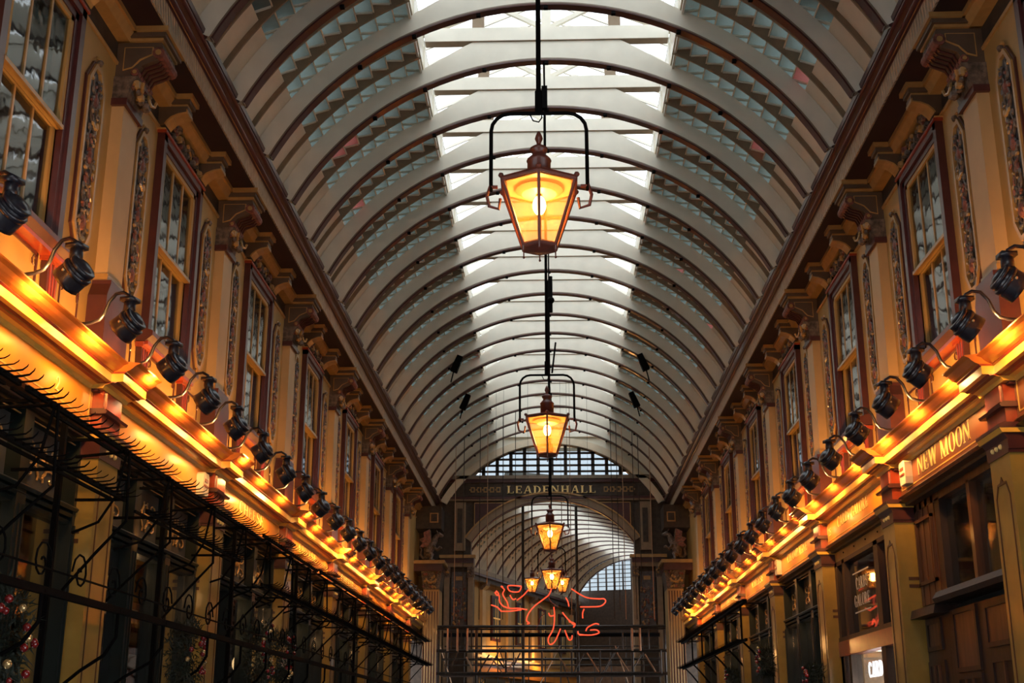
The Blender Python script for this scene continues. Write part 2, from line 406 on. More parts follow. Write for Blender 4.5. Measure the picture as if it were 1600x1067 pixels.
for s in (1, -1):
    root = WALL[s]
    for i in range(VIS - 1, 10):
        y = P[i]
        if i == 10: continue
        p = link('pilaster', PROTO['pilaster', s], root, (0, y, 0))
        link('base', PROTO['base', s], p); link('capital', PROTO['capital', s], p)
        c = link('console_bracket', PROTO['console_bracket', s], root, (0, y, 0)); link('console_cap', PROTO['console_cap', s], c)
    for i in range(VIS - 1, 9):
        a, b = P[i], P[i + 1]; c = (a + b) / 2; q = (c + .62 + b - .18) / 2
        d = q - c + .02
        for sg in (-1, 1):
            p = link('carved_panel', PROTO['carved_panel', s], root, (0, c + sg * d, 0)); link('carving', PROTO['carving', s], p)
            k = link('small_bracket', PROTO['small_bracket', s], root, (0, c + sg * .6, 0)); link('small_bracket_cap', PROTO['small_bracket_cap', s], k)
            link('sill_bracket', PROTO['sill_bracket', s], root, (0, c + sg * .6, 0))
            link('apron_panel', PROTO['apron_panel', s], root, (0, c + sg * 1.02, 0), (0, 0, 0), (1, .42, 1))
        link('apron_panel', PROTO['apron_panel', s], root, (0, c, 0))
        link('frieze_carving', PROTO['frieze_carving', s], root, (0, c, 0))
        wn += 1
        w_ = structure('window_%d' % wn, None, 'sash window in maroon frame, %s from the viewer on the %s wall' % (ORD[i - VIS + 1], SIDE[s]), 'window')
        w_.location = (0, c, 0)
        for k in ('frame', 'sill', 'upper_sash', 'lower_sash'):
            link(k if k != 'frame' else 'window_frame', WM[k, s], w_)
        link('room_backing', WM['back', s], w_)
        link('grey_backing', WM['grey_backing', s], w_)
        for k in ('u', 'l'):
            for yy in (-.155, .155): link('glazing_bar', WM['bar_' + k, s], w_, (0, yy, 0))
            for j, yy in enumerate((-.306, 0, .306)):
                rot_ = Matrix.Rotation(R(.4) * ((i * 3 + j * 2) % 5 - 2), 3, 'Z') @ Matrix.Rotation(R(.35) * ((i * 7 + j * 5) % 5 - 2), 3, 'Y')
                c_ = Vector((s * (3.489 if k == 'u' else 3.534), 0, 4.56 if k == 'u' else 3.72)); off = c_ - rot_ @ c_
                link('pane', WM['pane_' + k, s], w_, (off.x, yy + off.y, off.z), rot_.to_euler())

# --- long mouldings of the upper cornice (recess crown, soffit, rope, roll)
def run(name, parts, s, label, cat='moulding'):
    mb = MB()
    for prof, m in parts: mb.prism(prof, Y0, YEND - .1, m)
    return structure(name, mb.mesh(name, s), label, cat)
tn = 0
for s in (1, -1):
    tn += 1
    run('trim_%d' % tn, [([(3.5, 5.375), (3.40, 5.375), (3.385, 5.40), (3.36, 5.44), (3.335, 5.44), (3.335, 5.485), (3.5, 5.485)], 'mould_gold')], s, SIDE[s] + ' gilt crown moulding under the soffit')
    tn += 1
    run('trim_%d' % tn, [([(3.5, 5.2), (3.5, 5.175), (3.485, 5.175), (3.48, 5.2)], 'mould_gold')], s, SIDE[s] + ' thin gilt line below the frieze')
    tn += 1
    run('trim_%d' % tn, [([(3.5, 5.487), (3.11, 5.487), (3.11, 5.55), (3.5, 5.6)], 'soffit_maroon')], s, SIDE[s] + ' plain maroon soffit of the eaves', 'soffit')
    tn += 1
    run('trim_%d' % tn, [([(3.12, 5.49), (3.095, 5.49), (3.055, 5.64), (3.06, 5.665), (3.12, 5.66)], 'rope_gold')], s, SIDE[s] + ' cable-pattern gilt band along the eaves')
    tn += 1
    o = run('trim_%d' % tn, [([(3.06, 5.62), (3.035, 5.67), (3.0, 5.665), (2.975, 5.70), (2.98, 5.735), (2.95, 5.75), (2.94, 5.79), (2.98, 5.82), (3.3, 5.82), (3.3, 5.6)], 'maroon')], s, SIDE[s] + ' maroon roll moulding at the foot of the vault')
    mb = MB()
    mb.tube([(3.02, Y0, 5.655), (3.02, YEND - .1, 5.655)], .022, 'maroon', 8); mb.tube([(2.968, Y0, 5.715), (2.968, YEND - .1, 5.715)], .02, 'maroon', 8)
    link('roll', mb.mesh('roll', s, True), o)
    mb = MB(); mb.tube([(3.046, Y0, 5.648), (3.046, YEND - .1, 5.648)], .007, 'mould_gold', 5); mb.tube([(2.992, Y0, 5.692), (2.992, YEND - .1, 5.692)], .007, 'mould_gold', 5)
    link('gilt_line', mb.mesh('roll_gilt_line', s), o)

# ================================================================ vaulted ceiling
def pt(r, a): return (r * math.sin(a), ZC + r * math.cos(a))     # a from the vertical
A_SPR = math.acos((5.70 - ZC) / RI)                             # springing angle on the intrados
A_LO, A_HI = R(51.5), math.asin(1.45 / RS)
NSTEP = 8

mb = MB()
# outer dark shell closing the roof sides
mb.box(-3.9, -3.1, Y0, YEND, 5.6, 5.62, 'strip_brown'); mb.box(3.1, 3.9, Y0, YEND, 5.6, 5.62, 'strip_brown')
ceil = structure('ceiling', mb.mesh('ceiling'), 'barrel-vaulted glazed ceiling of cream ribs and louvres')

def rib_meshes(deep=0.0):
    b = MB(); t = .045
    NA = 44; inn = [pt(RI, -A_SPR + 2 * A_SPR * i / NA) for i in range(NA + 1)]
    out = []
    for i in range(NA + 1):
        a = -A_SPR + 2 * A_SPR * i / NA; X, Z = pt(RI + .21, a)
        xx = abs(X)
        if xx < 1.45: Z = 7.34 + (1.45 - xx) / .58 * .36 if xx > .87 else 7.70
        out.append((X, Z))
    for i in range(NA):
        b.add([(inn[i][0], -t, inn[i][1]), (inn[i + 1][0], -t, inn[i + 1][1]), (out[i + 1][0], -t, out[i + 1][1]), (out[i][0], -t, out[i][1]),
               (inn[i][0], t, inn[i][1]), (inn[i + 1][0], t, inn[i + 1][1]), (out[i + 1][0], t, out[i + 1][1]), (out[i][0], t, out[i][1])],
              [(0, 1, 2, 3), (7, 6, 5, 4), (3, 2, 6, 7), (1, 0, 4, 5)], 'rib_cream')
    fl = MB()
    def arcband(mb, r0, r1, y0, y1, m):
        A = [pt(r0, -A_SPR + 2 * A_SPR * i / NA) for i in range(NA + 1)]; B = [pt(r1, -A_SPR + 2 * A_SPR * i / NA) for i in range(NA + 1)]
        for i in range(NA):
            q = [(A[i][0], y0, A[i][1]), (A[i + 1][0], y0, A[i + 1][1]), (B[i + 1][0], y0, B[i + 1][1]), (B[i][0], y0, B[i][1])]
            mb.add(q + [(x, y1, z) for x, y, z in q], [(0, 1, 2, 3), (7, 6, 5, 4), (3, 2, 6, 7), (1, 0, 4, 5)], m)
    arcband(fl, RI - .014, RI + .004, -.055, .055, 'maroon')
    arcband(fl, RI + .004, RI + .020, -.055, .055, 'strip_brown')
    for a in (-38, -26, -13, 0, 13, 26, 38):
        x, z = pt(RI - .03, R(a)); fl.box(x - .022, x + .022, -.05, .0, z - .02, z + .01, 'iron_black')
    return b.mesh('rib'), fl.mesh('rib_flange')
RIB, FLG = rib_meshes()
col = MB(); col.box(-1.43, 1.43, -.06, .06, 7.70, 7.875, 'rib_cream')
col.box(-1.42, 1.42, -.065, .065, 7.693, 7.70, 'bar_brown')
COL = col.mesh('collar_beam')
kp = MB(); kp.box(-.055, .055, -.045, .045, 7.875, 8.42, 'rib_cream')
KP = kp.mesh('king_post')
qp = MB(); qp.box(-.07, .07, -.05, .05, 7.875, 8.12, 'bar_brown'); QP = qp.mesh('queen_post')
st = MB(); st.tube([(.05, 0, 7.90), (.62, 0, 8.20)], .035, 'rib_cream', 4); STR = {1: st.mesh('strut'), -1: st.mesh('strut', -1)}
ZR0, XR0, ZR1 = 7.80, 1.62, 8.50                                # glazed roof: eaves height, eaves x, ridge height
rf = MB(); rf.prism([(XR0, ZR0 - .07), (XR0, ZR0), (0, ZR1), (0, ZR1 - .07)], -.04, .04, 'rib_cream'); RAF = {1: rf.mesh('rafter'), -1: rf.mesh('rafter', -1)}

bay = RIBS[1] - RIBS[0]
# jamb upstand panels at the sides of the rooflight
jb = MB(); jb.box(1.45, 1.475, -bay / 2 + .046, bay / 2 - .046, 7.30, 7.80, 'rib_cream'); jb.box(1.43, 1.475, -bay / 2 + .05, -bay / 2 + .14, 7.33, 7.70, 'rib_cream')
jb.box(1.45, 1.66, -bay / 2, bay / 2, 7.78, 7.81, 'rib_cream')
JB = {1: jb.mesh('upstand'), -1: jb.mesh('upstand', -1)}
gb = MB(); gb.prism([(XR0, ZR0 - .02), (XR0, ZR0 + .02), (0, ZR1 + .02), (0, ZR1 - .02)], -.012, .012, 'rib_cream'); GB = {1: gb.mesh('glazing_bar'), -1: gb.mesh('glazing_bar', -1)}
pn = MB()
pw = bay / 3 / 2 - .008
slope = (ZR1 - ZR0) / XR0
pn.add([(XR0, -pw, ZR0 + .01), (XR0, pw, ZR0 + .01), (.02, pw, ZR1 + .01), (.02, -pw, ZR1 + .01)], [(0, 1, 2, 3)], 'roof_glass')
PN = {1: pn.mesh('roof_pane'), -1: pn.mesh('roof_pane', -1)}
ru = MB(); ru.prism([(XR0 + .05, ZR0), (XR0 + .05, ZR0 + .05), (0, ZR1 + .05), (0, ZR1)], -bay / 2, bay / 2, 'rib_cream'); SOL = {1: ru.mesh('roof_daylight_block'), -1: ru.mesh('roof_daylight_block', -1)}  # solid boards added over the near bays, out of view, to darken them
pu = MB(); pu.box(.78, .84, -bay / 2, bay / 2, 8.085, 8.13, 'rib_cream'); PU = {1: pu.mesh('purlin'), -1: pu.mesh('purlin', -1)}

# stepped louvres for one cell of one bay: treads (glass) and risers (cream)
cw = bay / 3
def step_pts():
    n = NSTEP; res = []
    for k in range(n + 1): res.append(pt(RS, A_LO + (A_HI - A_LO) * k / n))
    return res
SP = step_pts()
DR = .12
def ang(k): return A_LO + (A_HI - A_LO) * k / NSTEP
def tread_mesh(k, m):
    (x0, z0), (x1, z1) = pt(RS + DR, ang(k)), pt(RS, ang(k + 1))
    y0, y1 = -cw / 2, cw / 2
    b = MB(); q = [(x0, y0, z0), (x0, y1, z0), (x1, y1, z1), (x1, y0, z1)]
    b.add(q, [(0, 3, 2, 1)], m)
    return b
def riser_add(b, k, yc):
    y0, y1 = yc - cw / 2, yc + cw / 2
    if k == 0:
        b.prism([pt(RS, A_LO + .004), pt(RS, A_LO - .002), pt(RS + DR + .02, A_LO - .002), pt(RS + DR + .02, A_LO + .004)], y0, y1, 'vault_cream')
    b.prism([pt(RS - .012, ang(k + 1)), pt(RS - .012, ang(k + 1) - .004), pt(RS + DR + .01, ang(k + 1) - .004), pt(RS + DR + .01, ang(k + 1))], y0, y1, 'vault_cream')
    (x0, z0), (x1, z1) = pt(RS + DR, ang(k)), pt(RS, ang(k + 1))
    q = [(x0, y1 - .03, z0 - .018), (x0, y1, z0 - .018), (x1, y1, z1 - .018), (x1, y1 - .03, z1 - .018)]
    b.add(q + [(x, y, z + .018) for x, y, z in q], [(0, 3, 2, 1), (4, 5, 6, 7), (0, 1, 5, 4), (1, 2, 6, 5), (2, 3, 7, 6), (3, 0, 4, 7)], 'rib_cream')
TM = {}
for k in range(NSTEP):
    for s in (1, -1):
        TM[k, s, 0] = tread_mesh(k, 'louvre_teal').mesh('louvre_pane', s); TM[k, s, 1] = tread_mesh(k, 'louvre_rose').mesh('louvre_pane_rose', s)
rsr = MB()
for c in (-cw, 0, cw):
    for k in range(NSTEP): riser_add(rsr, k, c)
RSR = {s: rsr.mesh('louvre_risers', s) for s in (1, -1)}
# thin bars along the arc at thirds of the bay, and by the ribs
def arc_bar(y, a0, a1, r0, r1, t, m, mb, N=12):
    for i in range(N):
        A = a0 + (a1 - a0) * i / N; B = a0 + (a1 - a0) * (i + 1) / N
        q = [pt(r0, A), pt(r0, B), pt(r1, B), pt(r1, A)]
        vs = [(x, y - t, z) for x, z in q] + [(x, y + t, z) for x, z in q]
        mb.add(vs, [(0, 1, 2, 3), (7, 6, 5, 4), (0, 4, 5, 1), (2, 6, 7, 3), (1, 5, 6, 2), (3, 7, 4, 0)], m)
ab = MB(); arc_bar(0, math.acos((5.75 - ZC) / (RS - .02)), A_HI, RS - .06, RS + .13, .011, 'bar_brown', ab, 16)
ABAR = {s: ab.mesh('arc_bar', s) for s in (1, -1)}
# cream boards of the lower haunch (three per bay)
bd = MB(); arc_bar(0, math.acos((5.62 - ZC) / RS), A_LO - .006, RS - .006, RS + .03, cw / 2 - .004, 'vault_cream', bd, 6)
BRD = {s: bd.mesh('haunch_board', s) for s in (1, -1)}
# opaque cover added above the near louvres, unseen, to keep them dark
ou = MB(); arc_bar(0, math.acos((5.55 - ZC) / (RS + .28)), math.asin(1.5 / (RS + .28)), RS + .28, RS + .30, bay / 2, 'panel_dark', ou, 12)
OUT = {s: ou.mesh('louvre_daylight_block', s) for s in (1, -1)}

for i, y in enumerate(RIBS):
    r_ = link('rib', RIB, ceil, (0, y, 0)); link('rib_flange', FLG, r_)
    if y < 4: continue
    c_ = link('collar_beam', COL, ceil, (0, y, 0)); link('king_post', KP, c_)
    for s in (1, -1):
        link('strut', STR[s], c_); link('rafter', RAF[s], ceil, (0, y, 0)); link('queen_post', QP, c_, (s * .80, 0, 0))
n_lv = 0
stuff = {1: MB(), -1: MB()}
rnd = random.Random(11)
far_treads = []
for i in range(len(RIBS) - 1):
    yc = (RIBS[i] + RIBS[i + 1]) / 2
    for s in (1, -1):
        if yc > ROOF_OPEN_FROM:
            for j in (-1, 0, 1): link('roof_pane', PN[s], ceil, (0, yc + j * bay / 3, 0))
            for j in (-.5, .5): link('glazing_bar', GB[s], ceil, (0, yc + j * bay / 3, 0))
        else: link('roof_daylight_block', SOL[s], ceil, (0, yc, 0))
        link('purlin', PU[s], ceil, (0, yc, 0)); link('upstand', JB[s], ceil, (0, yc, 0))
        if yc < 11.3: link('louvre_daylight_block', OUT[s], ceil, (0, yc, 0))
        link('louvre_risers', RSR[s], ceil, (0, yc, 0))
        for c in (-cw, 0, cw): link('haunch_board', BRD[s], ceil, (0, yc + c, 0))
        for c in (-cw / 2, cw / 2): link('arc_bar', ABAR[s], ceil, (0, yc + c, 0))
        near = 9.3 < yc < 16.0
        for ci, c in enumerate((-cw, 0, cw)):
            for k in range(NSTEP):
                rose = 1 if ((i, s, ci, k) in ((12, -1, 1, 1), (12, -1, 1, 2), (12, 1, 1, 1), (13, -1, 2, 1)) or rnd.random() < .012) else 0
                if near: link('louvre_pane', TM[k, s, rose], ceil, (0, yc + c, 0)); n_lv += 1
                else:
                    t = tread_mesh(k, 'louvre_rose' if rose else 'louvre_teal')
                    stuff[s].add([(x, y + yc + c, z) for x, y, z in t.v], t.f, t.names[0])
for s in (1, -1):
    o = link('louvre_pane', stuff[s].mesh('louvre_panes_far', s), ceil); o['kind'] = 'stuff'

# ================================================================ lower cornice + signs + columns
def crown_prof(dx):
    return [([(3.5 , 2.42), (3.40 - dx, 2.42), (3.385 - dx, 2.445), (3.35 - dx, 2.455), (3.5, 2.47)], 'cornice_yellow'),
            ([(3.5, 2.455), (3.35 - dx, 2.455), (3.33 - dx, 2.462), (3.31 - dx, 2.458), (3.29 - dx, 2.468), (3.5, 2.48)], 'red_brown'),
            ([(3.5, 2.468), (3.25 - dx, 2.468), (3.25 - dx, 2.53), (3.5, 2.53)], 'cornice_yellow'),
            ([(3.5, 2.53), (3.245 - dx, 2.53), (3.235 - dx, 2.538), (3.24 - dx, 2.546), (3.5, 2.546)], 'red_brown'),
            ([(3.5, 2.545), (3.235 - dx, 2.545), (3.21 - dx, 2.555), (3.185 - dx, 2.572), (3.165 - dx, 2.593), (3.135 - dx, 2.605), (3.13 - dx, 2.612), (3.5, 2.66)], 'cornice_orange')]
for s in (1, -1):
    tn += 1
    mb = MB()
    for prof, m in crown_prof(0): mb.prism(prof, Y0, YEND - .3, m)
    tr = structure('trim_%d' % tn, mb.mesh('shop_cornice', s), SIDE[s] + ' yellow and red shop cornice lit by spotlights', 'cornice')
    mb = MB()
    for prof, m in crown_prof(.09): mb.prism(prof, -.27, .27, m)
    bm_ = mb.mesh('cornice_break', s)
    for i in range(VIS, 10): link('cornice_break', bm_, tr, (0, P[i], 0))
    mb = MB(); mb.box(3.42, 3.75, Y0, YEND, 2.05, 2.46, 'frieze_dark'); link('fascia_backing', mb.mesh('fascia_backing', s), tr)

# columns
cs = MB(); cs.box(3.31, 3.72, -.21, .21, -1.25, 1.90, 'column_yellow')
for y in (-.14, .14): cs.box(3.303, 3.312, y - .006, y + .006, -1.0, 1.62, 'oak')
cs.prism([(-.146, 1.61), (-.134, 1.61), (-.08, 1.70), (.08, 1.70), (.134, 1.61), (.146, 1.61), (.09, 1.715), (.03, 1.72), (0, 1.76), (-.03, 1.72), (-.09, 1.715)], 3.303, 3.312, 'oak', 'x')
ring_ = [(-.09, -1), (.09, 1)]
cs.box(3.28, 3.72, -.24, .24, -1.6, -1.25, 'maroon')
for z in (1.35, 1.28): cs.box(3.40, 3.66, -.216, -.209, z, z + .03, 'oak')
cc = MB()
cc.box(3.30, 3.72, -.225, .225, 1.90, 1.925, 'maroon'); cc.prism([(3.72, 1.925), (3.30, 1.925), (3.30, 2.0), (3.27, 2.04), (3.72, 2.04)], -.235, .235, 'maroon')
cc.prism([(3.72, 2.04), (3.26, 2.04), (3.245, 2.075), (3.72, 2.075)], -.255, .255, 'cornice_yellow')
cc.prism([(3.72, 2.075), (3.24, 2.075), (3.24, 2.10), (3.28, 2.115), (3.72, 2.115)], -.26, .26, 'maroon')
for k in (-1, 0, 1): cc.blob((3.298, k * .085, 1.965), .020, 'pale_gold', 6, 4)
cb = MB(); cb.box(3.32, 3.5, -.20, .20, 2.115, 2.42, 'red_brown')
cb.prism([(3.5, 2.235), (3.28, 2.235), (3.27, 2.255), (3.30, 2.275), (3.5, 2.275)], -.24, .24, 'maroon')
cb.box(3.31, 3.5, -.15, .15, 2.29, 2.41, 'red_brown')
CM = {(k, s): b.mesh('column_' + k, s) for k, b in dict(shaft=cs, capital=cc, block=cb).items() for s in (1, -1)}
for s in (1, -1):
    for i in range(VIS - 1, 10):
        t = thing('shop_column', 'square yellow column with maroon capital, %s from the viewer along the %s shopfronts' % (ORD[i - VIS + 1], SIDE[s]), 'column', (0, P[i], 0), group='columns between the shopfronts')
        link('shaft', CM['shaft', s], t); link('capital', CM['capital', s], t); link('fascia_block', CM['block', s], t)

# ---- lettering: small serif alphabet made of flat polygons
def glyph(ch):
    S = .17; T = .07; sh = .06; polys = []
    def box(x0, y0, x1, y1): polys.append([(x0, y0), (x1, y0), (x1, y1), (x0, y1)])
    def stem(x, w=S, top=True, bot=True):
        box(x, 0, x + w, 1)
        if bot: box(x - .07, 0, x + w + .07, sh)
        if top: box(x - .07, 1 - sh, x + w + .07, 1)
    def diag(x0, y0, x1, y1, w): polys.append([(x0, y0), (x0 + w, y0), (x1 + w, y1), (x1, y1)])
    def arc(cx, cy, rx, ry, a0, a1, tw=S, tn=T, N=12):
        for i in range(N):
            a = R(a0 + (a1 - a0) * i / N); b = R(a0 + (a1 - a0) * (i + 1) / N)
            def q(t):
                w = tn + (tw - tn) * abs(math.cos(t)) ** 1.5
                return (cx + rx * math.cos(t), cy + ry * math.sin(t)), (cx + (rx - w) * math.cos(t), cy + (ry - tn if ry > tn else 0) * math.sin(t))
            o1, i1 = q(a); o2, i2 = q(b); polys.append([o1, o2, i2, i1])
    W = .7
    if ch == 'L': stem(.07); box(.07, 0, .62, T); box(.56, 0, .62, .26); W = .66
    elif ch == 'E':
        stem(.07); box(.07, 0, .62, T); box(.07, 1 - T, .60, 1); box(.2, .47, .48, .47 + T); box(.56, 0, .62, .26); box(.54, .76, .60, 1); box(.44, .38, .48, .62); W = .68
    elif ch == 'A': diag(.05, 0, .36, 1, T); diag(.56, 0, .34, 1, S); box(.16, .3, .6, .3 + T); box(-.02, 0, .2, sh); box(.5, 0, .8, sh); W = .8
    elif ch == 'D': stem(.07, top=True); arc(.2, .5, .50, .5, -90, 90); W = .76
    elif ch == 'N': stem(.07, T); stem(.62, T); diag(.60, 0, .04, 1, S); W = .82
    elif ch == 'M': stem(.07, T); stem(.74, S); diag(.40, 0, .05, 1, S); diag(.42, 0, .78, 1, T); W = 1.02
    elif ch == 'H': stem(.07); stem(.55); box(.2, .46, .6, .46 + T); W = .84
    elif ch == 'W':
        diag(.24, 0, .02, 1, S); diag(.26, 0, .50, 1, T); diag(.66, 0, .46, 1, S); diag(.68, 0, .93, 1, T)
        for x in (-.04, .40, .84): box(x, 1 - sh, x + .25, 1)
        W = 1.06
    elif ch == 'O': arc(.38, .5, .36, .52, 0, 360, N=20); W = .78
    elif ch in 'CG':
        arc(.38, .5, .36, .52, 45, 315, N=16); box(.60, .70, .66, .92); W = .74
        if ch == 'G': box(.52, .05, .66, .42); box(.44, .40, .74, .46)
    elif ch == 'T': stem(.28, top=False); box(.02, 1 - T, .72, 1); box(.02, .74, .07, 1); box(.67, .74, .72, 1); W = .78
    elif ch == 'R': stem(.07); arc(.2, .74, .40, .27, -90, 90, N=8); diag(.50, 0, .26, .48, S); box(.48, 0, .74, sh); W = .76
    elif ch == 'P': stem(.07); arc(.2, .72, .42, .29, -90, 90, N=8); W = .68
    elif ch == 'I': stem(.1); W = .38
    elif ch == 'S': arc(.30, .74, .26, .28, 20, 270, tw=.13, N=10); arc(.30, .27, .28, .28, -160, 90, tw=.15, N=10); box(.50, .74, .55, .95); box(.03, .05, .08, .28); W = .62
    elif ch == '5': box(.1, .5, .2, 1); box(.1, .9, .55, 1); arc(.28, .3, .3, .3, -150, 120, tw=.15, N=10); W = .64
    elif ch == '2': arc(.3, .72, .28, .28, -20, 180, tw=.15, N=8); diag(.02, .0, .44, .62, .16); box(.02, 0, .6, .1); W = .64
    else: W = .38
    return polys, W
def text_mesh(txt, h, depth, m, track=.05, wide=1.0):
    """lies in local xy, extruded along z"""
    mb = MB(); x = 0
    for ch in txt:
        polys, W = glyph(ch)
        if ch != ' ':
            for p in polys:
                q = [((x + u * wide) * h, v * h) for u, v in p]
                ar = sum(q[i][0] * q[(i + 1) % len(q)][1] - q[(i + 1) % len(q)][0] * q[i][1] for i in range(len(q)))
                if ar < 0: q = q[::-1]
                mb.prism(q[::-1], 0, depth, m, 'z')
        x += (W + track) * wide
    return mb, x * h
def wall_text(txt, s, y_start, z, h, parent, m='pale_gold', X=3.4005, depth=.003, length=None, name='lettering'):
    """y_start: Y of the first letter"""
    mb, L = text_mesh(txt, h, depth, m)
    o = link(name, mb.mesh('lettering_' + txt.lower().replace(' ', '_')), parent, (s * X, y_start, z), (math.pi / 2, 0, math.pi / 2 if s < 0 else -math.pi / 2))
    if length: o.scale = (length / L, 1, 1)
    return o

# ---- fascia signs
signs = {(-1, 2): [('CORTHAL', 5.93, 7.03, 2.25, .155), ('2', 8.28, 8.36, 2.24, .10)],
         (-1, 4): [('CHEESE', 13.55, 14.75, 2.27, .125)], (-1, 5): [('CHEESE', 16.9, 18.2, 2.27, .125)], (-1, 6): [('CHEESE', 20.4, 21.7, 2.27, .125)],
         (1, 3): [('NEW MOON', 11.58, 10.02, 2.235, .165)], (1, 4): [('CARDS GALORE', 15.03, 13.5, 2.28, .125), ('25', 15.55, 15.4, 2.25, .09)],
         (1, 5): [('CHAMPAGNE', 18.4, 16.9, 2.28, .12)], (1, 6): [('CHEESE', 21.8, 20.6, 2.28, .12)], (1, 7): [('CHEESE', 25.1, 24.1, 2.28, .12)]}
lab = {(-1, 2): 'orange fascia sign with gold letters ending RTHAL, nearest on the left', (-1, 4): 'orange fascia sign reading CHEESE above the scrolled grilles, nearer of the left CHEESE signs',
       (-1, 3): 'plain orange fascia with a white box at its far end, second on the left', (-1, 5): 'orange fascia sign with small worn CHEESE lettering, fourth on the left',
       (1, 3): 'brown fascia sign reading NEW MOON in gold letters', (1, 4): 'orange fascia sign reading CARDS GALORE', (1, 5): 'orange fascia sign with faint CHAMPAGNE lettering beyond CARDS GALORE'}
for s in (1, -1):
    for i in range(VIS, 9):
        a, b = P[i] + .205, P[i + 1] - .205; m = 'sign_brown' if (s, i) in ((1, 3), (1, 2)) else 'sign_orange'
        t = thing('fascia_sign', lab.get((s, i), 'orange shop fascia with gilt border, %s from the viewer on the %s' % (ORD[i - VIS], SIDE[s])), 'sign', (0, 0, 0))
        mb = MB(); mb.box(3.402, 3.44, a, b, 2.15, 2.46, m)
        link('board', mb.mesh('sign_board', s), t)
        mb = MB()
        for q in ((a + .05, b - .05, 2.185, 2.197), (a + .05, b - .05, 2.413, 2.425), (a + .05, a + .062, 2.185, 2.425), (b - .062, b - .05, 2.185, 2.425)): mb.box(3.398, 3.404, *q, 'gold')
        link('gilt_border', mb.mesh('gilt_border', s), t)
        mb = MB(); mb.prism([(3.5, 2.15), (3.385, 2.15), (3.37, 2.13), (3.39, 2.11), (3.36, 2.09), (3.5, 2.06)], a, b, 'oak' if (s, i) != (-1, 99) else 'oak')
        link('bottom_moulding', mb.mesh('bottom_moulding', s), t)
        for (txt, y0, y1, z, h) in signs.get((s, i), []):
            o = wall_text(txt, s, y0, z, h, t, length=abs(y1 - y0))

# ---- shopfronts
def scroll_panel(mb, y0, y1, z0, z1, X, m):
    yc = (y0 + y1) / 2; w = (y1 - y0) / 2 - .03; h = (z1 - z0) / 2 - .02; zc = (z0 + z1) / 2
    for sy in (-1, 1):
        for sz in (-1, 1):
            pts = []
            for t in range(12):
                a = t * .62; r = (1 - t / 13) * .5
                pts.append((X, yc + sy * (w * .5 + w * r * .85 * math.cos(a + 2.6)), zc + sz * (h * .45 + h * r * .8 * math.sin(a + 2.6))))
            mb.tube(pts, .008, m, 4)
    mb.tube([(X, yc + w * .28 * math.cos(a * .7), zc + h * .55 * math.sin(a * .7)) for a in range(9)], .008, m, 4, closed=True)
    mb.blob((X, yc, zc), .03, m, 6, 4)
def green_shop(s, i, variant=0):
    a, b = P[i] + .21, P[i + 1] - .21
    near = 'nearest' if i == VIS else ORD[i - VIS] + ' from the viewer'
    t = thing('shopfront', 'dark green shopfront with gilt scroll transom, %s on the %s' % (near, SIDE[s]), 'shopfront', (0, 0, 0))
    L = b - a; n = 3; cwid = L / n
    fr = MB()
    fr.box(3.47, 3.60, a, b, 2.02, 2.07, 'dark_green'); link('top_rail', fr.mesh('shop_top_rail', s), t)
    fr = MB(); fr.box(3.45, 3.60, a, b, -1.6, -.9, 'dark_green'); link('stall_riser', fr.mesh('stall_riser', s), t); fr = MB()
    for z, x in ((1.50, 3.43), (1.455, 3.45), (1.41, 3.47)): fr.prism([(3.6, z), (x, z), (x - .015, z + .02), (x, z + .035), (3.6, z + .035)], a, b, 'dark_green')
    link('transom_moulding', fr.mesh('transom_moulding', s), t)
    gm = MB()
    gm.box(3.445, 3.452, a, b, 1.525, 1.531, 'mould_gold'); gm.box(3.462, 3.468, a, b, 1.478, 1.484, 'mould_gold'); gm.box(3.47, 3.48, a, b, 1.985, 1.993, 'mould_gold')
    link('gilt_line', gm.mesh('gilt_line', s), t)
    for j in range(n + 1):
        y = a + cwid * j; mb = MB(); wd = .075 if 0 < j < n else .05
        mb.box(3.44, 3.60, y - wd if j else y, y + wd if j < n else y, -.9, 2.02, 'dark_green')
        mb.box(3.425, 3.44, y - wd * .5, y - wd * .3, -.9, 1.4, 'dark_green'); mb.box(3.425, 3.44, y + wd * .3, y + wd * .5, -.9, 1.4, 'dark_green')
        link('mullion', mb.mesh('mullion', s), t)
    for j in range(n):
        y0, y1 = a + cwid * j + .08, a + cwid * (j + 1) - .08
        mb = MB(); mb.box(3.54, 3.56, y0, y1, 1.54, 1.99, 'room_dark'); scroll_panel(mb, y0, y1, 1.55, 1.98, 3.53, 'mould_gold')
        link('transom_grille', mb.mesh('transom_grille', s), t)
        mb = MB(); mb.box(3.53, 3.536, y0, y1, -.9, 1.41, 'shop_glass'); link('window_pane', mb.mesh('window_pane', s), t)
    # interior
    it = MB(); it.box(4.5, 4.52, a - .2, b + .2, -1.6, 2.0, 'interior_wall'); it.box(3.6, 4.5, a - .22, a - .2, -1.6, 2.0, 'interior_wall'); it.box(3.6, 4.5, b + .2, b + .22, -1.6, 2.0, 'interior_wall')
    it.box(3.6, 4.5, a - .2, b + .2, 2.0, 2.02, 'interior_wall')
    link('interior', it.mesh('shop_interior', s), t)
    rn = random.Random(i * 10 + s)
    for j in range(n):
        yc = a + cwid * (j + .5)
        mb = MB(); zz = rn.uniform(.9, 1.35); mb.box(3.9, 3.95, yc - .26, yc + .26, zz - .9, zz, rn.choice(['goods_red', 'goods_tan', 'interior_pale']))
        for q in range(4):
            z = zz - .2 - q * .2; mb.box(3.84, 3.9, yc - .24 + rn.random() * .1, yc + .24 - rn.random() * .2, z, z + .12, rn.choice(['goods_red', 'goods_tan', 'oak', 'interior_pale']))
        link('display_rack', mb.mesh('display_rack', s), t)
    return t
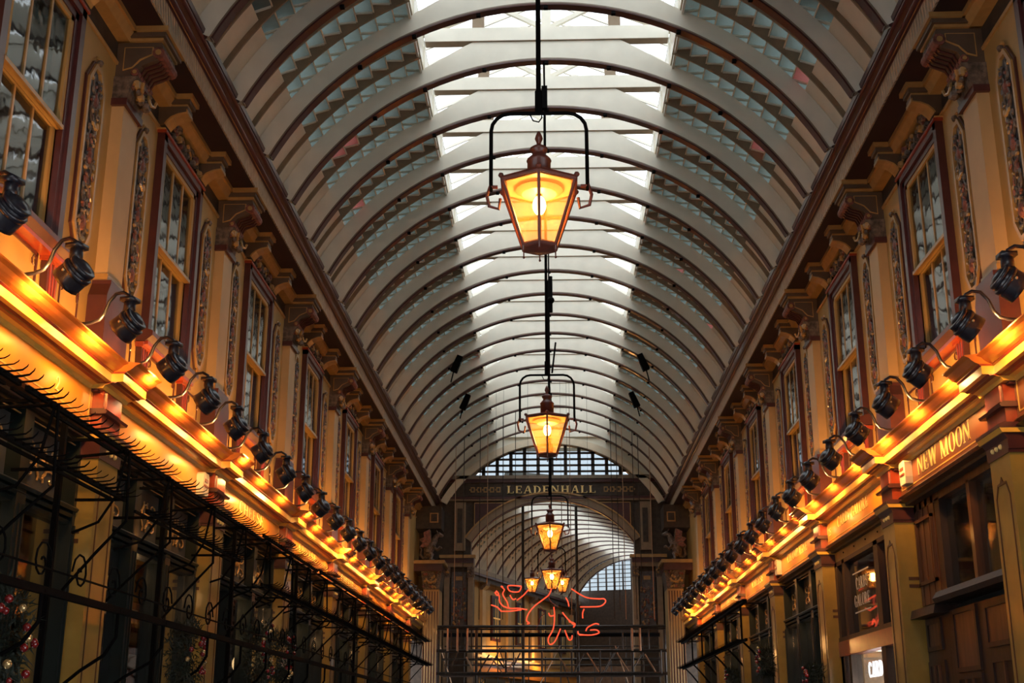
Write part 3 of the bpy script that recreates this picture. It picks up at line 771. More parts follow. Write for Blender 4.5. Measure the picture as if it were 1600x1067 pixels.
for s in (1, -1):
    for i in range(VIS, 9):
        if (s, i) in ((1, 3), (1, 4)): continue
        green_shop(s, i)
def plight(name, loc, e, col, r=.05):
    ld = bpy.data.lights.new(name, 'POINT'); ld.energy = e; ld.color = col; ld.shadow_soft_size = r
    return link(name, ld, None, loc)
for (s, i, e) in ((-1, 2, 1.5), (-1, 3, 4), (-1, 4, 7), (-1, 5, 6), (-1, 6, 6), (1, 5, 3), (1, 6, 6), (1, 7, 5), (-1, 7, 5)):
    plight('shop_interior_light', (s * 3.75, (P[i] + P[i + 1]) / 2 + .3, 1.3), e, (1, .55, .22), .08)

# --- the pub front (right, bay 3)
a, b = P[3] + .21, P[4] - .21
t = thing('pub_front', 'dark brown wooden pub front with boarded shutter under the NEW MOON sign', 'shopfront')
mb = MB()
mb.box(3.52, 3.62, a, b, -1.6, 1.0, 'oak_dark'); mb.box(3.5, 3.62, a, b, 1.98, 2.06, 'oak'); mb.box(3.5, 3.62, 11.38, 11.52, 1.05, 2.0, 'oak_dark')
mb.box(3.5, 3.62, a, a + .06, 1.05, 2.0, 'oak_dark'); mb.box(3.5, 3.60, 10.52, 10.60, 1.16, 2.0, 'oak')
mb.box(3.6, 3.62, 11.5, b, 1.0, 2.0, 'oak_dark')
link('frame', mb.mesh('pub_frame'), t)
mb = MB(); mb.prism([(3.6, 1.06), (3.40, 1.06), (3.38, 1.10), (3.42, 1.16), (3.6, 1.18)], a, 11.45, 'oak_dark'); link('window_sill', mb.mesh('pub_sill'), t)
mb = MB(); mb.prism([(3.6, .98), (3.38, .98), (3.40, 1.06), (3.6, 1.12)], 11.45, b, 'oak_dark'); link('shutter_sill', mb.mesh('shutter_sill'), t)
sh = link('shutter', None, t)
n = 7
for k in range(n):
    y0 = 11.55 + (b - .02 - 11.55) * k / n; y1 = 11.55 + (b - .02 - 11.55) * (k + 1) / n
    mb = MB(); mb.box(3.50 + (k % 2) * .006, 3.55, y0 + .006, y1 - .006, 1.10, 2.10, 'oak'); link('plank', mb.mesh('shutter_plank'), sh)
mb = MB()
for q in ((11.60, b - .08, 1.28, 1.31), (11.60, b - .08, 1.86, 1.89), (11.60, 11.63, 1.28, 1.89), (b - .11, b - .08, 1.28, 1.89)): mb.box(3.475, 3.5, *q, 'oak')
link('shutter_moulding', mb.mesh('shutter_moulding'), sh)
for y0, y1 in ((a + .06, 10.52), (10.60, 11.38)):
    mb = MB(); mb.box(3.56, 3.566, y0, y1, 1.16, 1.98, 'shop_glass'); link('window_pane', mb.mesh('pub_pane'), t)
    mb = MB(); mb.box(3.70, 3.72, y0 + .1, y0 + .28, 1.1, 2.0, 'window_grey'); mb.box(3.74, 3.745, y0 + .45, y0 + .47, 1.1, 2.0, 'window_grey'); mb.box(3.74, 3.745, y0 + .3, y1, 1.45, 1.47, 'window_grey')
    link('inner_partition', mb.mesh('inner_partition'), t)
mb = MB(); mb.box(4.3, 4.32, a, b, -1.6, 2.1, 'room_dark'); mb.box(3.62, 4.3, b, b + .02, -1.6, 2.1, 'room_dark'); mb.box(3.62, 4.3, a - .02, a, -1.6, 2.1, 'room_dark'); mb.box(3.62, 4.32, a, b, 2.08, 2.1, 'room_dark'); link('interior', mb.mesh('pub_interior'), t)
for (y0, y1, z0, z1) in ((11.75, 12.1, .72, .92), (10.75, 11.3, .50, .95), (9.95, 10.45, .66, .93), (9.55, 9.85, .66, .93), (11.72, 12.12, -.1, .55), (10.75, 11.3, -.3, .40), (9.6, 10.4, -.3, .5)):
    mb = MB(); fr_ = 'oak_dark'
    mb.box(3.50, 3.52, y0 - .05, y1 + .05, z1, z1 + .04, fr_); mb.box(3.50, 3.52, y0 - .05, y1 + .05, z0 - .04, z0, fr_); mb.box(3.50, 3.52, y0 - .05, y0, z0, z1, fr_); mb.box(3.50, 3.52, y1, y1 + .05, z0, z1, fr_)
    mb.box(3.512, 3.52, y0, y1, z0, z1, 'oak' if z0 > .4 else 'oak_dark')
    if z0 < .4:
        for q in (1, 2): mb.box(3.495, 3.515, y0 + (y1 - y0) * q / 3 - .015, y0 + (y1 - y0) * q / 3 + .015, z0, z1, 'oak')
    link('door_panel', mb.mesh('door_panel'), t)

# --- the card shop (right, bay 4)
a, b = P[4] + .21, P[5] - .21
t = thing('card_shop_front', 'card shop front with large window, white lettering and lit lower pane', 'shopfront')
mb = MB(); mb.box(3.47, 3.60, a, b, 1.93, 2.08, 'beige_board')
for k in range(5): mb.blob((3.468, a + .3 + k * .55, 2.0), .012, 'iron_black', 5, 3)
link('lintel_board', mb.mesh('lintel_board'), t)
mb = MB()
for y0, y1 in ((a, a + .05), (b - .12, b), (15.12, 15.24), (13.52, 13.70)): mb.box(3.46, 3.58, y0, y1, -.9, 1.93, 'oak_dark')
mb.box(3.46, 3.58, a, b, 1.88, 1.93, 'oak_dark'); mb.box(3.45, 3.58, a, b, .99, 1.04, 'oak_dark')
link('frame', mb.mesh('card_shop_frame'), t)
mb = MB(); mb.box(3.44, 3.58, a, b, .82, .99, 'red_brown'); link('red_band', mb.mesh('red_band'), t)
mb = MB(); mb.box(3.46, 3.6, 15.44, b, -1.6, .82, 'oak_dark'); mb.box(3.46, 3.6, a, b, -1.6, -.9, 'oak_dark'); link('stall_riser', mb.mesh('stall_riser'), t)
for y0, y1, z0, z1 in ((13.70, 15.12, 1.04, 1.88), (15.24, b - .12, 1.04, 1.88), (a + .05, 13.52, 1.04, 1.88), (a + .05, 15.42, -.9, .82)):
    mb = MB(); mb.box(3.52, 3.526, y0, y1, z0, z1, 'shop_glass'); link('window_pane', mb.mesh('card_shop_pane'), t)
mb = MB(); mb.box(4.6, 4.62, a, b, -1.6, .9, 'interior_pale'); mb.box(3.6, 4.6, a, b, .86, .89, 'interior_pale'); mb.box(3.6, 4.6, b, b + .02, -1.6, .9, 'interior_pale'); mb.box(3.6, 4.6, a - .02, a, -1.6, .9, 'interior_pale')
for k in range(3): mb.box(4.3, 4.6, 13.0, 15.1, -.3 + k * .3, -.28 + k * .3, 'goods_tan')
link('lower_interior', mb.mesh('card_shop_interior'), t)
mb = MB(); mb.box(4.4, 4.42, a, b, .9, 2.0, 'interior_wall'); mb.box(3.6, 4.4, a, b, .90, .92, 'oak_dark'); mb.box(4.0, 4.02, 13.9, 15.0, 1.55, 1.9, 'goods_red'); mb.box(3.9, 3.92, 15.2, 15.5, 1.0, 1.85, 'interior_pale')
mb.box(3.6, 4.4, b, b + .02, .9, 2.0, 'interior_wall'); mb.box(3.6, 4.4, a - .02, a, .9, 2.0, 'interior_wall')
mb.box(3.55, 4.42, a, b, 2.0, 2.02, 'interior_wall'); link('upper_interior', mb.mesh('card_shop_upper'), t)
for txt, z, y_, L_ in (('CARDS', 1.53, 14.83, .56), ('GALORE', 1.34, 14.96, .74)): wall_text(txt, 1, y_, z, .13, t, 'white_plastic', 3.515, .002, length=L_, name='window_lettering')
mb = MB(); mb.box(3.513, 3.515, 14.20, 14.96, 1.71, 1.725, 'white_plastic'); mb.box(3.513, 3.515, 14.20, 14.96, 1.27, 1.285, 'white_plastic'); link('lettering_rule', mb.mesh('lettering_rule'), t)
mb = MB(); mb.box(3.7, 3.9, 13.2, 14.9, .845, .86, 'shop_tube'); link('ceiling_light', mb.mesh('ceiling_light_strip'), t)
plight('card_shop_light', (4.0, 14.1, .60), 60, (1, .82, .66), .1)
ns = thing('neon_shop_sign', 'white neon sign reading CARDS GALORE in the lower window', 'sign', (0, 0, 0))
wall_text('CARDS GALORE', 1, 15.30, .57, .17, ns, 'neon_white', 3.70, .012, length=1.9, name='neon_letters')
nd = thing('neon_window_reflection', 'red neon reflections in the card shop upper window, built as glowing tubes', 'neon light')  # tubes added to stand in for neon reflections on the glass
for pts in ([(13.55, 1.84), (13.50, 1.70), (13.52, 1.62)], [(13.22, 1.80), (13.26, 1.60), (13.18, 1.42), (13.02, 1.35)], [(13.12, 1.85), (13.16, 1.6), (13.20, 1.44)],
            [(13.60, 1.40), (13.62, 1.2), (13.75, 1.1), (13.66, 1.07)], [(13.9, 1.28), (13.98, 1.16), (14.1, 1.14), (14.22, 1.08)], [(14.35, 1.12), (14.28, 1.17), (14.18, 1.12)],
            [(14.6, 1.40), (14.3, 1.41), (14.1, 1.42)], [(14.6, 1.32), (14.4, 1.28), (14.1, 1.30)], [(13.98, 1.16), (13.95, 1.06)]):
    mb = MB(); mb.tube([(3.60, y + .22, z) for y, z in pts], .011, 'neon_red', 6); link('neon_tube', mb.mesh('neon_tube'), nd)

# boxes on the fascias
def alarm(s, y, z, label):
    t = thing('alarm_box', label, 'alarm box', (s * 3.40, y, z))
    mb = MB(); mb.prism([(-.09, -.10), (.09, -.10), (.10, -.04), (.10, .10), (.07, .12), (-.07, .12), (-.10, .10), (-.10, -.04)], 0, -s * .07, 'white_plastic', 'x'); link('cover', mb.mesh('alarm_cover'), t)
    mb = MB(); mb.box(min(-s * .078, -s * .07), max(-s * .078, -s * .07), -.07, .07, -.02, .0, 'red_brown'); mb.box(min(-s * .078, -s * .07), max(-s * .078, -s * .07), -.05, .05, .03, .06, 'red_brown'); link('stripe', mb.mesh('alarm_stripe'), t)
alarm(1, 11.85, 2.30, 'white alarm box at the left end of the NEW MOON sign')
alarm(-1, 11.95, 2.25, 'white alarm box on the left fascia before the CHEESE sign')
alarm(1, 19.0, 2.28, 'pale alarm box on the right fascia beyond the CHAMPAGNE sign')

# ================================================================ spotlights along both cornices
neck = MB(); neck.tube([(0, 0, .06), (0, 0, .20)], [.045, .038], 'lamp_black', 10)
neck.box(-.05, .05, -.05, .05, .17, .20, 'lamp_black')
body = MB()
Mr = Matrix.Rotation(R(-56), 3, 'Y')      # head looks down and outward to the wall (+x)
pr = [(.005, .13), (.05, .125), (.085, .10), (.11, .055), (.12, 0), (.122, -.05), (.125, -.09)]
body.lathe(pr[::-1], 'lamp_black', 14, (0, 0, 0), 0, Mr)
flap = MB()
for k, (r_, dz) in enumerate(((.124, .045), (.108, .098))):
    flap.lathe([(r_, dz - .03), (r_ + .004, dz), (r_ * .9, dz + .008)], 'lamp_black', 14, (0, 0, 0), 0, Mr)
lens = MB(); lens.lathe([(.105, -.0912), (.105, -.0905)], 'spot_lens', 14, (0, 0, 0), 0, Mr)
for s_y in (-1, 1): flap.blob((0, s_y * .122, 0), .014, 'bauble_gold', 6, 4)
arm = MB()
apt = [(.42, 0, -.13), (.30, 0, -.13), (.20, 0, -.12), (.14, 0, -.05), (.13, 0, .06), (.10, 0, .16), (.04, 0, .22), (0, 0, .20)]
arm.tube([(.56, 0, .05), (.30, 0, .05), (.24, 0, .065), (.20, 0, .11), (.17, 0, .19), (.12, 0, .245), (.06, 0, .25), (.01, 0, .22), (0, 0, .18)], .013, 'lamp_black', 7)
arm.tube([(.44, 0, .05), (.44, 0, -.03)], .012, 'lamp_black', 6); arm.box(.56, .585, -.04, .04, .01, .10, 'lamp_black')
SM = {(k, s): b.mesh('spotlight_' + k, s, True) for k, b in dict(neck=neck, housing=body, fin=flap, lens=lens, arm=arm).items() for s in (1, -1)}
YL = [6.46, 7.49, 8.56, 9.67, 10.75, 11.81, 12.94, 14.16]; YR = [6.75, 7.85, 8.75, 10.05, 11.1, 12.25, 13.5, 14.7]
while YL[-1] < 31.4: YL.append(YL[-1] + 1.15)
while YR[-1] < 31.4: YR.append(YR[-1] + 1.15)
sd = bpy.data.lights.new('spotlight_beam', 'SPOT'); sd.energy = SPOT_W; sd.color = WARM; sd.spot_size = R(174); sd.spot_blend = .75; sd.shadow_soft_size = .05
for s, ys in ((-1, YL), (1, YR)):
    for k, y in enumerate(ys):
        t = thing('cornice_spotlight', 'black spotlight on a curved arm, %s from the viewer above the %s cornice' % (ORD[k], SIDE[s]), 'spotlight', (s * 2.90, y * .951 + .05, 2.665), (0, 0, R(s * 11 + ((k * 37) % 9 - 4) * 2.4)), group='spotlights above the cornices')
        link('housing', SM['housing', s], t); link('cooling_fin', SM['fin', s], t); link('neck', SM['neck', s], t); link('arm', SM['arm', s], t); link('lens', SM['lens', s], t)
        for o_ in t.children:
            if o_.name.split('.')[0] in ('housing', 'cooling_fin', 'lens'): o_.scale = (.82, .82, .82)
        d = Vector((s * 1.0, 0, .12)).normalized()
        o = link('spotlight_beam', sd, t, (s * .13, 0, -.06)); o.rotation_euler = d.to_track_quat('-Z', 'Y').to_euler()

# ================================================================ hanging lanterns
def lantern(loc, ztop_rod, label, scale=1.0, frame=True, bright=1.0, name='hanging_lantern', group='street lanterns hung down the middle'):
    """loc is the centre of the lantern eaves ring"""
    t = thing(name, label, 'lantern', loc, (0, 0, R(0)), group)
    rt, rb, h = .262, .115, .41; SG = 6; rot = R(90)
    def hx(r, z, k): a = rot + 2 * math.pi * k / SG; return Vector((r * math.cos(a), r * math.sin(a), z))
    fr = MB()
    for k in range(6):
        fr.tube([hx(rt, 0, k), hx(rb, -h, k)], .011, 'lamp_copper', 5); fr.tube([hx(rt, 0, k), hx(rt, 0, k + 1)], .013, 'lamp_copper', 5); fr.tube([hx(rb, -h, k), hx(rb, -h, k + 1)], .012, 'lamp_copper', 5)
        fr.blob(hx(rt + .01, .02, k), .018, 'lamp_copper', 6, 4); fr.tube([hx(rb, -h, k), hx(rb, -h - .04, k)], .006, 'lamp_copper', 4); fr.blob(hx(rb, -h - .045, k), .009, 'lamp_copper', 5, 3)
    link('frame', fr.mesh('lantern_frame'), t, scale=(scale,) * 3)
    bt = MB(); bt.lathe([(.02, -h - .03), (.10, -h - .015), (rb + .005, -h), (rb * .9, -h + .012)], 'lamp_copper', 6, rot=rot); link('bottom_plate', bt.mesh('lantern_bottom'), t, scale=(scale,) * 3)
    top = MB(); top.lathe([(rt + .015, .0), (rt + .01, .015), (.16, .045), (.085, .06)], 'lamp_copper', 6, rot=rot); link('roof', top.mesh('lantern_roof'), t, scale=(scale,) * 3)
    rf_ = MB(); rf_.lathe([(rt - .03, -.012), (rt - .03, -.008)], 'lamp_reflector', 6, rot=rot); rf_.lathe([(.11, -.055), (.15, -.03), (.12, -.012)], 'lamp_reflector', 16)
    link('reflector', rf_.mesh('lantern_reflector'), t, scale=(scale,) * 3)
    ch = MB(); ch.lathe([(.074, .045), (.074, .165), (.079, .17), (.079, .18), (.066, .195), (.046, .215), (.042, .235), (.056, .245), (.058, .262), (.040, .275), (.018, .285), (.014, .30), (.026, .33), (.020, .355), (.006, .385)], 'lamp_copper', 14)
    link('chimney', ch.mesh('lantern_chimney', 1, True), t, scale=(scale,) * 3)
    for k in range(6):
        p = MB(); g = .012; q = [hx(rt - g, -.012, k), hx(rt - g, -.012, k + 1), hx(rb - g, -h + .01, k + 1), hx(rb - g, -h + .01, k)]
        p.add(q, [(0, 1, 2, 3)], 'amber_glass'); link('glass_pane', p.mesh('lantern_pane'), t, scale=(scale,) * 3)
    bb = MB(); bb.blob((0, 0, -.13), .042, 'bulb', 12, 8, (1, 1, 1.5)); bb.tube([(0, 0, -.07), (0, 0, -.01)], .02, 'lamp_copper', 8); link('bulb', bb.mesh('lantern_bulb', 1, True), t, scale=(scale,) * 3)
    ld = bpy.data.lights.new('lantern_light', 'POINT'); ld.energy = LAMP_W * bright; ld.color = (1, .52, .16); ld.shadow_soft_size = .05
    link('lantern_light', ld, t, (0, 0, -.20 * scale))
    if frame:
        W = .305 * scale; T = .51 * scale; hg = MB(); c = .12 * scale
        pts = [(-W, 0, -.03), (-W, 0, T - c)] + [(-W + c - c * math.cos(R(a)), 0, T - c + c * math.sin(R(a))) for a in (22, 45, 68, 90)] + [(W - c + c * math.sin(R(a)), 0, T - c + c * math.cos(R(a))) for a in (0, 22, 45, 68)] + [(W, 0, T - c), (W, 0, -.03)]
        hg.tube(pts, .0125 * scale, 'iron_black', 7); link('hanger', hg.mesh('lantern_hanger'), t)
        sk = MB()
        for q in (-1, 1): sk.tube([(q * W, 0, .02), (q * (W + .025), 0, -.06), (q * (W + .01), 0, -.13), (q * (W - .05), 0, -.15), (q * (W - .06), 0, -.08)], .011, 'lamp_copper', 6); sk.tube([(q * W, 0, .0), (q * (rt * scale), 0, .0)], .012, 'lamp_copper', 6)
        link('hanger_scroll', sk.mesh('hanger_scroll'), t)
        wr = MB(); wr.tube([(-.06, 0, T), (-.035, 0, T - .05), (0, 0, T - .06), (.02, 0, T - .03), (.02, 0, T + .02)], .005, 'iron_black', 5); link('cable_loop', wr.mesh('cable_loop'), t)
        rd = MB(); rd.tube([(0, 0, T), (0, 0, ztop_rod - loc[2])], .016, 'iron_black', 8); rd.tube([(0, -.62, ztop_rod - loc[2] - .02), (0, .62, ztop_rod - loc[2] - .02)], .012, 'iron_black', 6)
        rd.tube([(0, 0, T), (0, 0, T + .16)], .024, 'iron_black', 8)
        link('rod', rd.mesh('lantern_rod'), t)
        bx = MB(); bx.box(-.035, .035, -.04, .04, ztop_rod - loc[2] - .30, ztop_rod - loc[2], 'iron_black'); link('ceiling_bracket', bx.mesh('lantern_bracket'), t)
    else:
        rd = MB(); rd.tube([(0, 0, .3 * scale), (0, 0, ztop_rod - loc[2])], .012, 'steel_lit', 6); link('rod', rd.mesh('lantern_rod'), t)
    return t
lantern((-.04, 7.30, 3.27), 7.45, 'large amber hexagonal lantern, nearest and largest of the row', rot if False else 1.0)
lantern((-.03, 13.70, 3.31), 7.45, 'amber hexagonal lantern, second of the row, in front of the arched end window')
lantern((-.03, 21.2, 3.27), 7.45, 'amber hexagonal lantern, third of the row, below the LEADENHALL lettering', bright=.8)
lantern((-.02, 28.3, 3.36), 7.45, 'amber hexagonal lantern, fourth of the row, in front of the crossing', bright=.8)
lantern((-.66, 40.0, 4.50), 7.4, 'small amber lantern left of the farthest lantern cluster', 1.0, False, .8, 'small_lantern', 'small lanterns in the crossing')
lantern((.29, 40.0, 4.52), 7.4, 'small amber lantern right of the farthest lantern cluster', 1.05, False, .8, 'small_lantern', 'small lanterns in the crossing')
mb = MB(); mb.tube([(0, 0, 0), (0, 0, 7.4 - 3.9)], .012, 'iron_black', 6); mb.tube([(.03, 0, 2.4), (.03, 0, 3.0)], .03, 'iron_black', 8); mb.blob((.03, 0, 2.6), .06, 'iron_black', 8, 6); mb.tube([(.04, 0, 1.4), (.10, 0, 1.9)], .015, 'iron_black', 6)
tag(link('cable_drop', mb.mesh('cable_drop'), None, (-.01, 18.9, 3.9)), 'black cable with clamps hanging between second and third lanterns', 'cable')

# small speakers on the ribs
spk = MB(); spk.prism([(-.07, -.17), (.07, -.17), (.055, .17), (-.055, .17)], -.06, .06, 'iron_black')
spb = MB(); spb.tube([(0, 0, -.17), (.03, .02, -.38)], .014, 'iron_black', 5)
for s, y, X, Z, rr, lb in ((-1, 23.6, 1.83, 6.82, 30, 'black loudspeaker hung from the left of the vault, higher of the pair'), (1, 23.6, 1.80, 6.82, -30, 'black loudspeaker hung from the right of the vault, higher of the pair'),
                       (-1, 26.2, 1.84, 6.72, 30, 'black loudspeaker hung from the left of the vault, lower of the pair'), (1, 26.2, 1.78, 6.74, -30, 'black loudspeaker hung from the right of the vault, lower of the pair')):
    t = thing('loudspeaker', lb, 'loudspeaker', (s * X, y, Z), (0, R(-22 * -s * -1), 0), 'loudspeakers under the vault')
    link('cabinet', spk.mesh('speaker_cabinet'), t); link('bracket', spb.mesh('speaker_bracket', s * -1), t)

# ================================================================ end wall with arch and lunette
YE = YEND
mb = MB()
mb.box(-3.9, -2.06, YE, YE + .4, -1.6, 4.32, 'frieze_dark'); mb.box(2.06, 3.9, YE, YE + .4, -1.6, 4.32, 'frieze_dark')
mb.box(-3.9, -2.14, YE, YE + .4, 4.32, 6.4, 'frieze_dark'); mb.box(2.14, 3.9, YE, YE + .4, 4.32, 6.4, 'frieze_dark')
AR, AZ = 2.62, 3.17
NA = 32
def ap_(r, t): return (r * math.sin(t), AZ + r * math.cos(t))
AM = math.asin(2.14 / AR)
for i in range(NA):
    t0 = -AM + 2 * AM * i / NA; t1 = -AM + 2 * AM * (i + 1) / NA
    p0, p1 = ap_(AR, t0), ap_(AR, t1)
    mb.prism([p0, p1, (p1[0], 5.84), (p0[0], 5.84)], YE, YE + .4, 'frieze_dark')
mb.box(-2.14, 2.14, YE, YE + .4, 5.84, 6.40, 'frieze_dark')
# wall above lunette
LR = 3.02; LZ = 4.28
def lr(t): return (LR * math.sin(t), LZ + LR * math.cos(t))
LM = math.acos((6.40 - LZ) / LR)
for i in range(NA):
    t0 = -LM + 2 * LM * i / NA; t1 = -LM + 2 * LM * (i + 1) / NA
    p0, p1 = lr(t0), lr(t1); mb.prism([p0, p1, (p1[0], 8.6), (p0[0], 8.6)], YE, YE + .3, 'bar_brown')
for s in (-1, 1): mb.box(min(s * LR * math.sin(LM), s * 3.9), max(s * LR * math.sin(LM), s * 3.9), YE, YE + .3, 6.4, 8.6, 'bar_brown')
ew = structure('wall_end', mb.mesh('wall_end'), 'dark end wall with arched opening and lunette window', 'wall')
# archivolt
mb = MB()
for (r0, r1, y, m) in ((AR - .03, AR + .16, YE - .06, 'bar_brown'), (AR + .16, AR + .20, YE - .09, 'mould_gold'), (AR - .05, AR - .02, YE - .08, 'maroon')):
    for i in range(NA):
        t0 = -AM + 2 * AM * i / NA; t1 = -AM + 2 * AM * (i + 1) / NA
        mb.prism([ap_(r0, t0), ap_(r0, t1), ap_(r1, t1), ap_(r1, t0)], y, YE, m)
link('archivolt', mb.mesh('archivolt'), ew)
mb = MB()
mb.box(-2.9, 2.9, YE - .12, YE, 6.33, 6.42, 'strip_brown'); mb.box(-2.9, 2.9, YE - .08, YE, 6.24, 6.33, 'maroon'); mb.box(-3.0, 3.0, YE - .03, YE, 5.88, 6.24, 'frieze_dark')
mb.box(-3.0, 3.0, YE - .09, YE, 5.80, 5.86, 'maroon'); mb.box(-3.0, 3.0, YE - .07, YE, 5.755, 5.80, 'bar_brown')
link('beam', mb.mesh('end_beam'), ew)
for s in (-1, 1):
    mb = MB(); poly = [(2.05, 5.70), (.95, 5.70), (1.35, 5.50), (1.75, 5.20), (2.05, 4.82)]
    mb.prism([(x * s, z) for x, z in poly], YE - .03, YE, 'maroon')
    for k in range(len(poly)):
        p, q = poly[k], poly[(k + 1) % len(poly)]; mb.tube([(p[0] * s, YE - .03, p[1]), (q[0] * s, YE - .03, q[1])], .015, 'mould_gold', 4)
    link('spandrel_panel', mb.mesh('spandrel_panel'), ew)
    mb = MB(); mb.box(min(s * 2.28, s * 2.58), max(s * 2.28, s * 2.58), YE - .06, YE, 4.45, 5.72, 'bar_brown')
    mb.box(min(s * 2.36, s * 2.50), max(s * 2.36, s * 2.50), YE - .07, YE - .055, 4.65, 5.55, 'frieze_dark')
    link('upper_pilaster', mb.mesh('upper_pilaster'), ew)
    # impost entablature
    mb = MB()
    mb.box(min(s * 2.0, s * 2.95), max(s * 2.0, s * 2.95), YE - .22, YE, 4.24, 4.32, 'mould_gold'); mb.box(min(s * 2.05, s * 2.9), max(s * 2.05, s * 2.9), YE - .16, YE, 4.12, 4.24, 'maroon'); mb.box(min(s * 2.05, s * 2.9), max(s * 2.05, s * 2.9), YE - .12, YE, 4.02, 4.12, 'bar_brown')
    link('impost', mb.mesh('impost'), ew)
    for x in (2.13, 2.75):
        mb = MB(); mb.box(s * x - .07, s * x + .07, YE - .12, YE, -1.6, 3.75, 'bar_brown'); mb.box(s * x - .09, s * x + .09, YE - .14, YE, 3.75, 4.02, 'carving')
        for q in range(8): mb.blob((s * x + random.uniform(-.08, .08), YE - .15, random.uniform(3.78, 3.98)), .03, random.choice(['carving', 'mould_gold']), 5, 3)
        link('side_pilaster', mb.mesh('side_pilaster'), ew)
    mb = MB(); mb.box(s * 2.43 - .2, s * 2.43 + .2, YE - .04, YE, 2.5, 3.9, 'panel_dark'); rn = random.Random(4)
    for q in range(60): mb.blob((s * 2.43 + rn.uniform(-.17, .17), YE - .05, rn.uniform(2.55, 3.5)), .035, rn.choice(['carving', 'mould_gold', 'carving_red', 'carving']), 5, 3, (1, .5, 1.2))
    mb.box(s * 2.43 - .09, s * 2.43 + .09, YE - .06, YE, 3.68, 3.78, 'mould_gold')
    link('carved_panel', mb.mesh('end_carved_panel'), ew)
# lettering
lt, L = text_mesh('LEADENHALL', .20, .02, 'pale_gold', .12, 1.25)
o = link('lettering', lt.mesh('lettering_leadenhall'), ew, (-1.19, YE - .035, 5.95), (math.pi / 2, 0, 0)); o.scale = (2.38 / L, 1, 1)
mb = MB()
for s in (-1, 1):
    for k in range(5):
        x = s * (1.42 + k * .17); mb.box(x - .055, x + .055, YE - .042, YE - .03, 5.98, 6.12, 'mould_gold'); mb.box(x - .03, x + .03, YE - .046, YE - .04, 6.01, 6.09, 'frieze_dark'); mb.box(x + s * .065, x + s * .09, YE - .042, YE - .03, 6.03, 6.07, 'mould_gold')
link('key_pattern', mb.mesh('key_pattern'), ew)
# lunette: window with bars and panes
lw = structure('window_%d' % (wn + 1), None, 'lunette window of small bluish panes above the beam', 'window')
mb = MB(); nx = 14; cwx = .365
def ztop(x): return LZ + math.sqrt(max(.01, LR * LR - x * x))
for k in range(nx + 1):
    x = (k - nx / 2) * cwx
    if abs(x) < 2.16: mb.box(x - .045, x + .045, YE + .10, YE + .17, 6.40, ztop(x), 'frieze_dark')
for k in range(5):
    z = 6.40 + .165 * k; xw = math.sqrt(max(.01, LR ** 2 - (z - LZ) ** 2)); mb.box(-xw, xw, YE + .10, YE + .16, z - .024, z + .024, 'frieze_dark')
link('glazing_frame', mb.mesh('lunette_frame'), lw)
for k in range(nx):
    x0 = (k - nx / 2) * cwx + .028; x1 = x0 + cwx - .056
    for j in range(5):
        z0 = 6.416 + .165 * j; z1 = z0 + .133; zl = min(ztop(x0), ztop(x1))
        if z0 + .01 > max(ztop(x0), ztop(x1)): continue
        za = min(z1, max(z0, ztop(x0)) + .02); zb = min(z1, max(z0, ztop(x1)) + .02)
        p = MB(); p.prism([(x0, z0), (x1, z0), (x1, zb), (x0, za)], YE + .13, YE + .134, 'fan_glass'); link('pane', p.mesh('lunette_pane'), lw)
# last deep arch and iron scrolls of the vault end
mb = MB(); N = 40; AS = math.acos((5.66 - 4.05) / 3.22); AS2 = math.acos((5.66 - 4.05) / 3.52)
for i in range(N):
    t0 = -AS + 2 * AS * i / N; t1 = -AS + 2 * AS * (i + 1) / N
    q = [(3.22 * math.sin(t), 4.05 + 3.22 * math.cos(t)) for t in (t0, t1)] + [(3.40 * math.sin(t), 4.05 + 3.40 * math.cos(t)) for t in (t1, t0)]
    mb.prism(q, YE - .12, YE - .005, 'vault_cream')
mb.box(-1.75, 1.75, YE - .10, YE - .02, 7.46, 7.70, 'rib_cream')
link('end_arch', mb.mesh('end_arch'), ceil)
for s in (-1, 1):
    mb = MB()
    for cx, cz, r in ((1.75, 7.24, .10), (1.98, 7.08, .08), (2.2, 6.9, .08)):
        mb.tube([(s * (cx + r * (1 - t / 14) * math.cos(t * .8)), YE - .06, cz + r * (1 - t / 14) * math.sin(t * .8)) for t in range(12)], .014, 'vault_cream', 5)
    mb.tube([(s * 1.5, YE - .06, 7.36), (s * 1.9, YE - .06, 7.22), (s * 2.3, YE - .06, 6.88)], .016, 'vault_cream', 5)
    link('iron_scroll', mb.mesh('iron_scroll'), ceil)

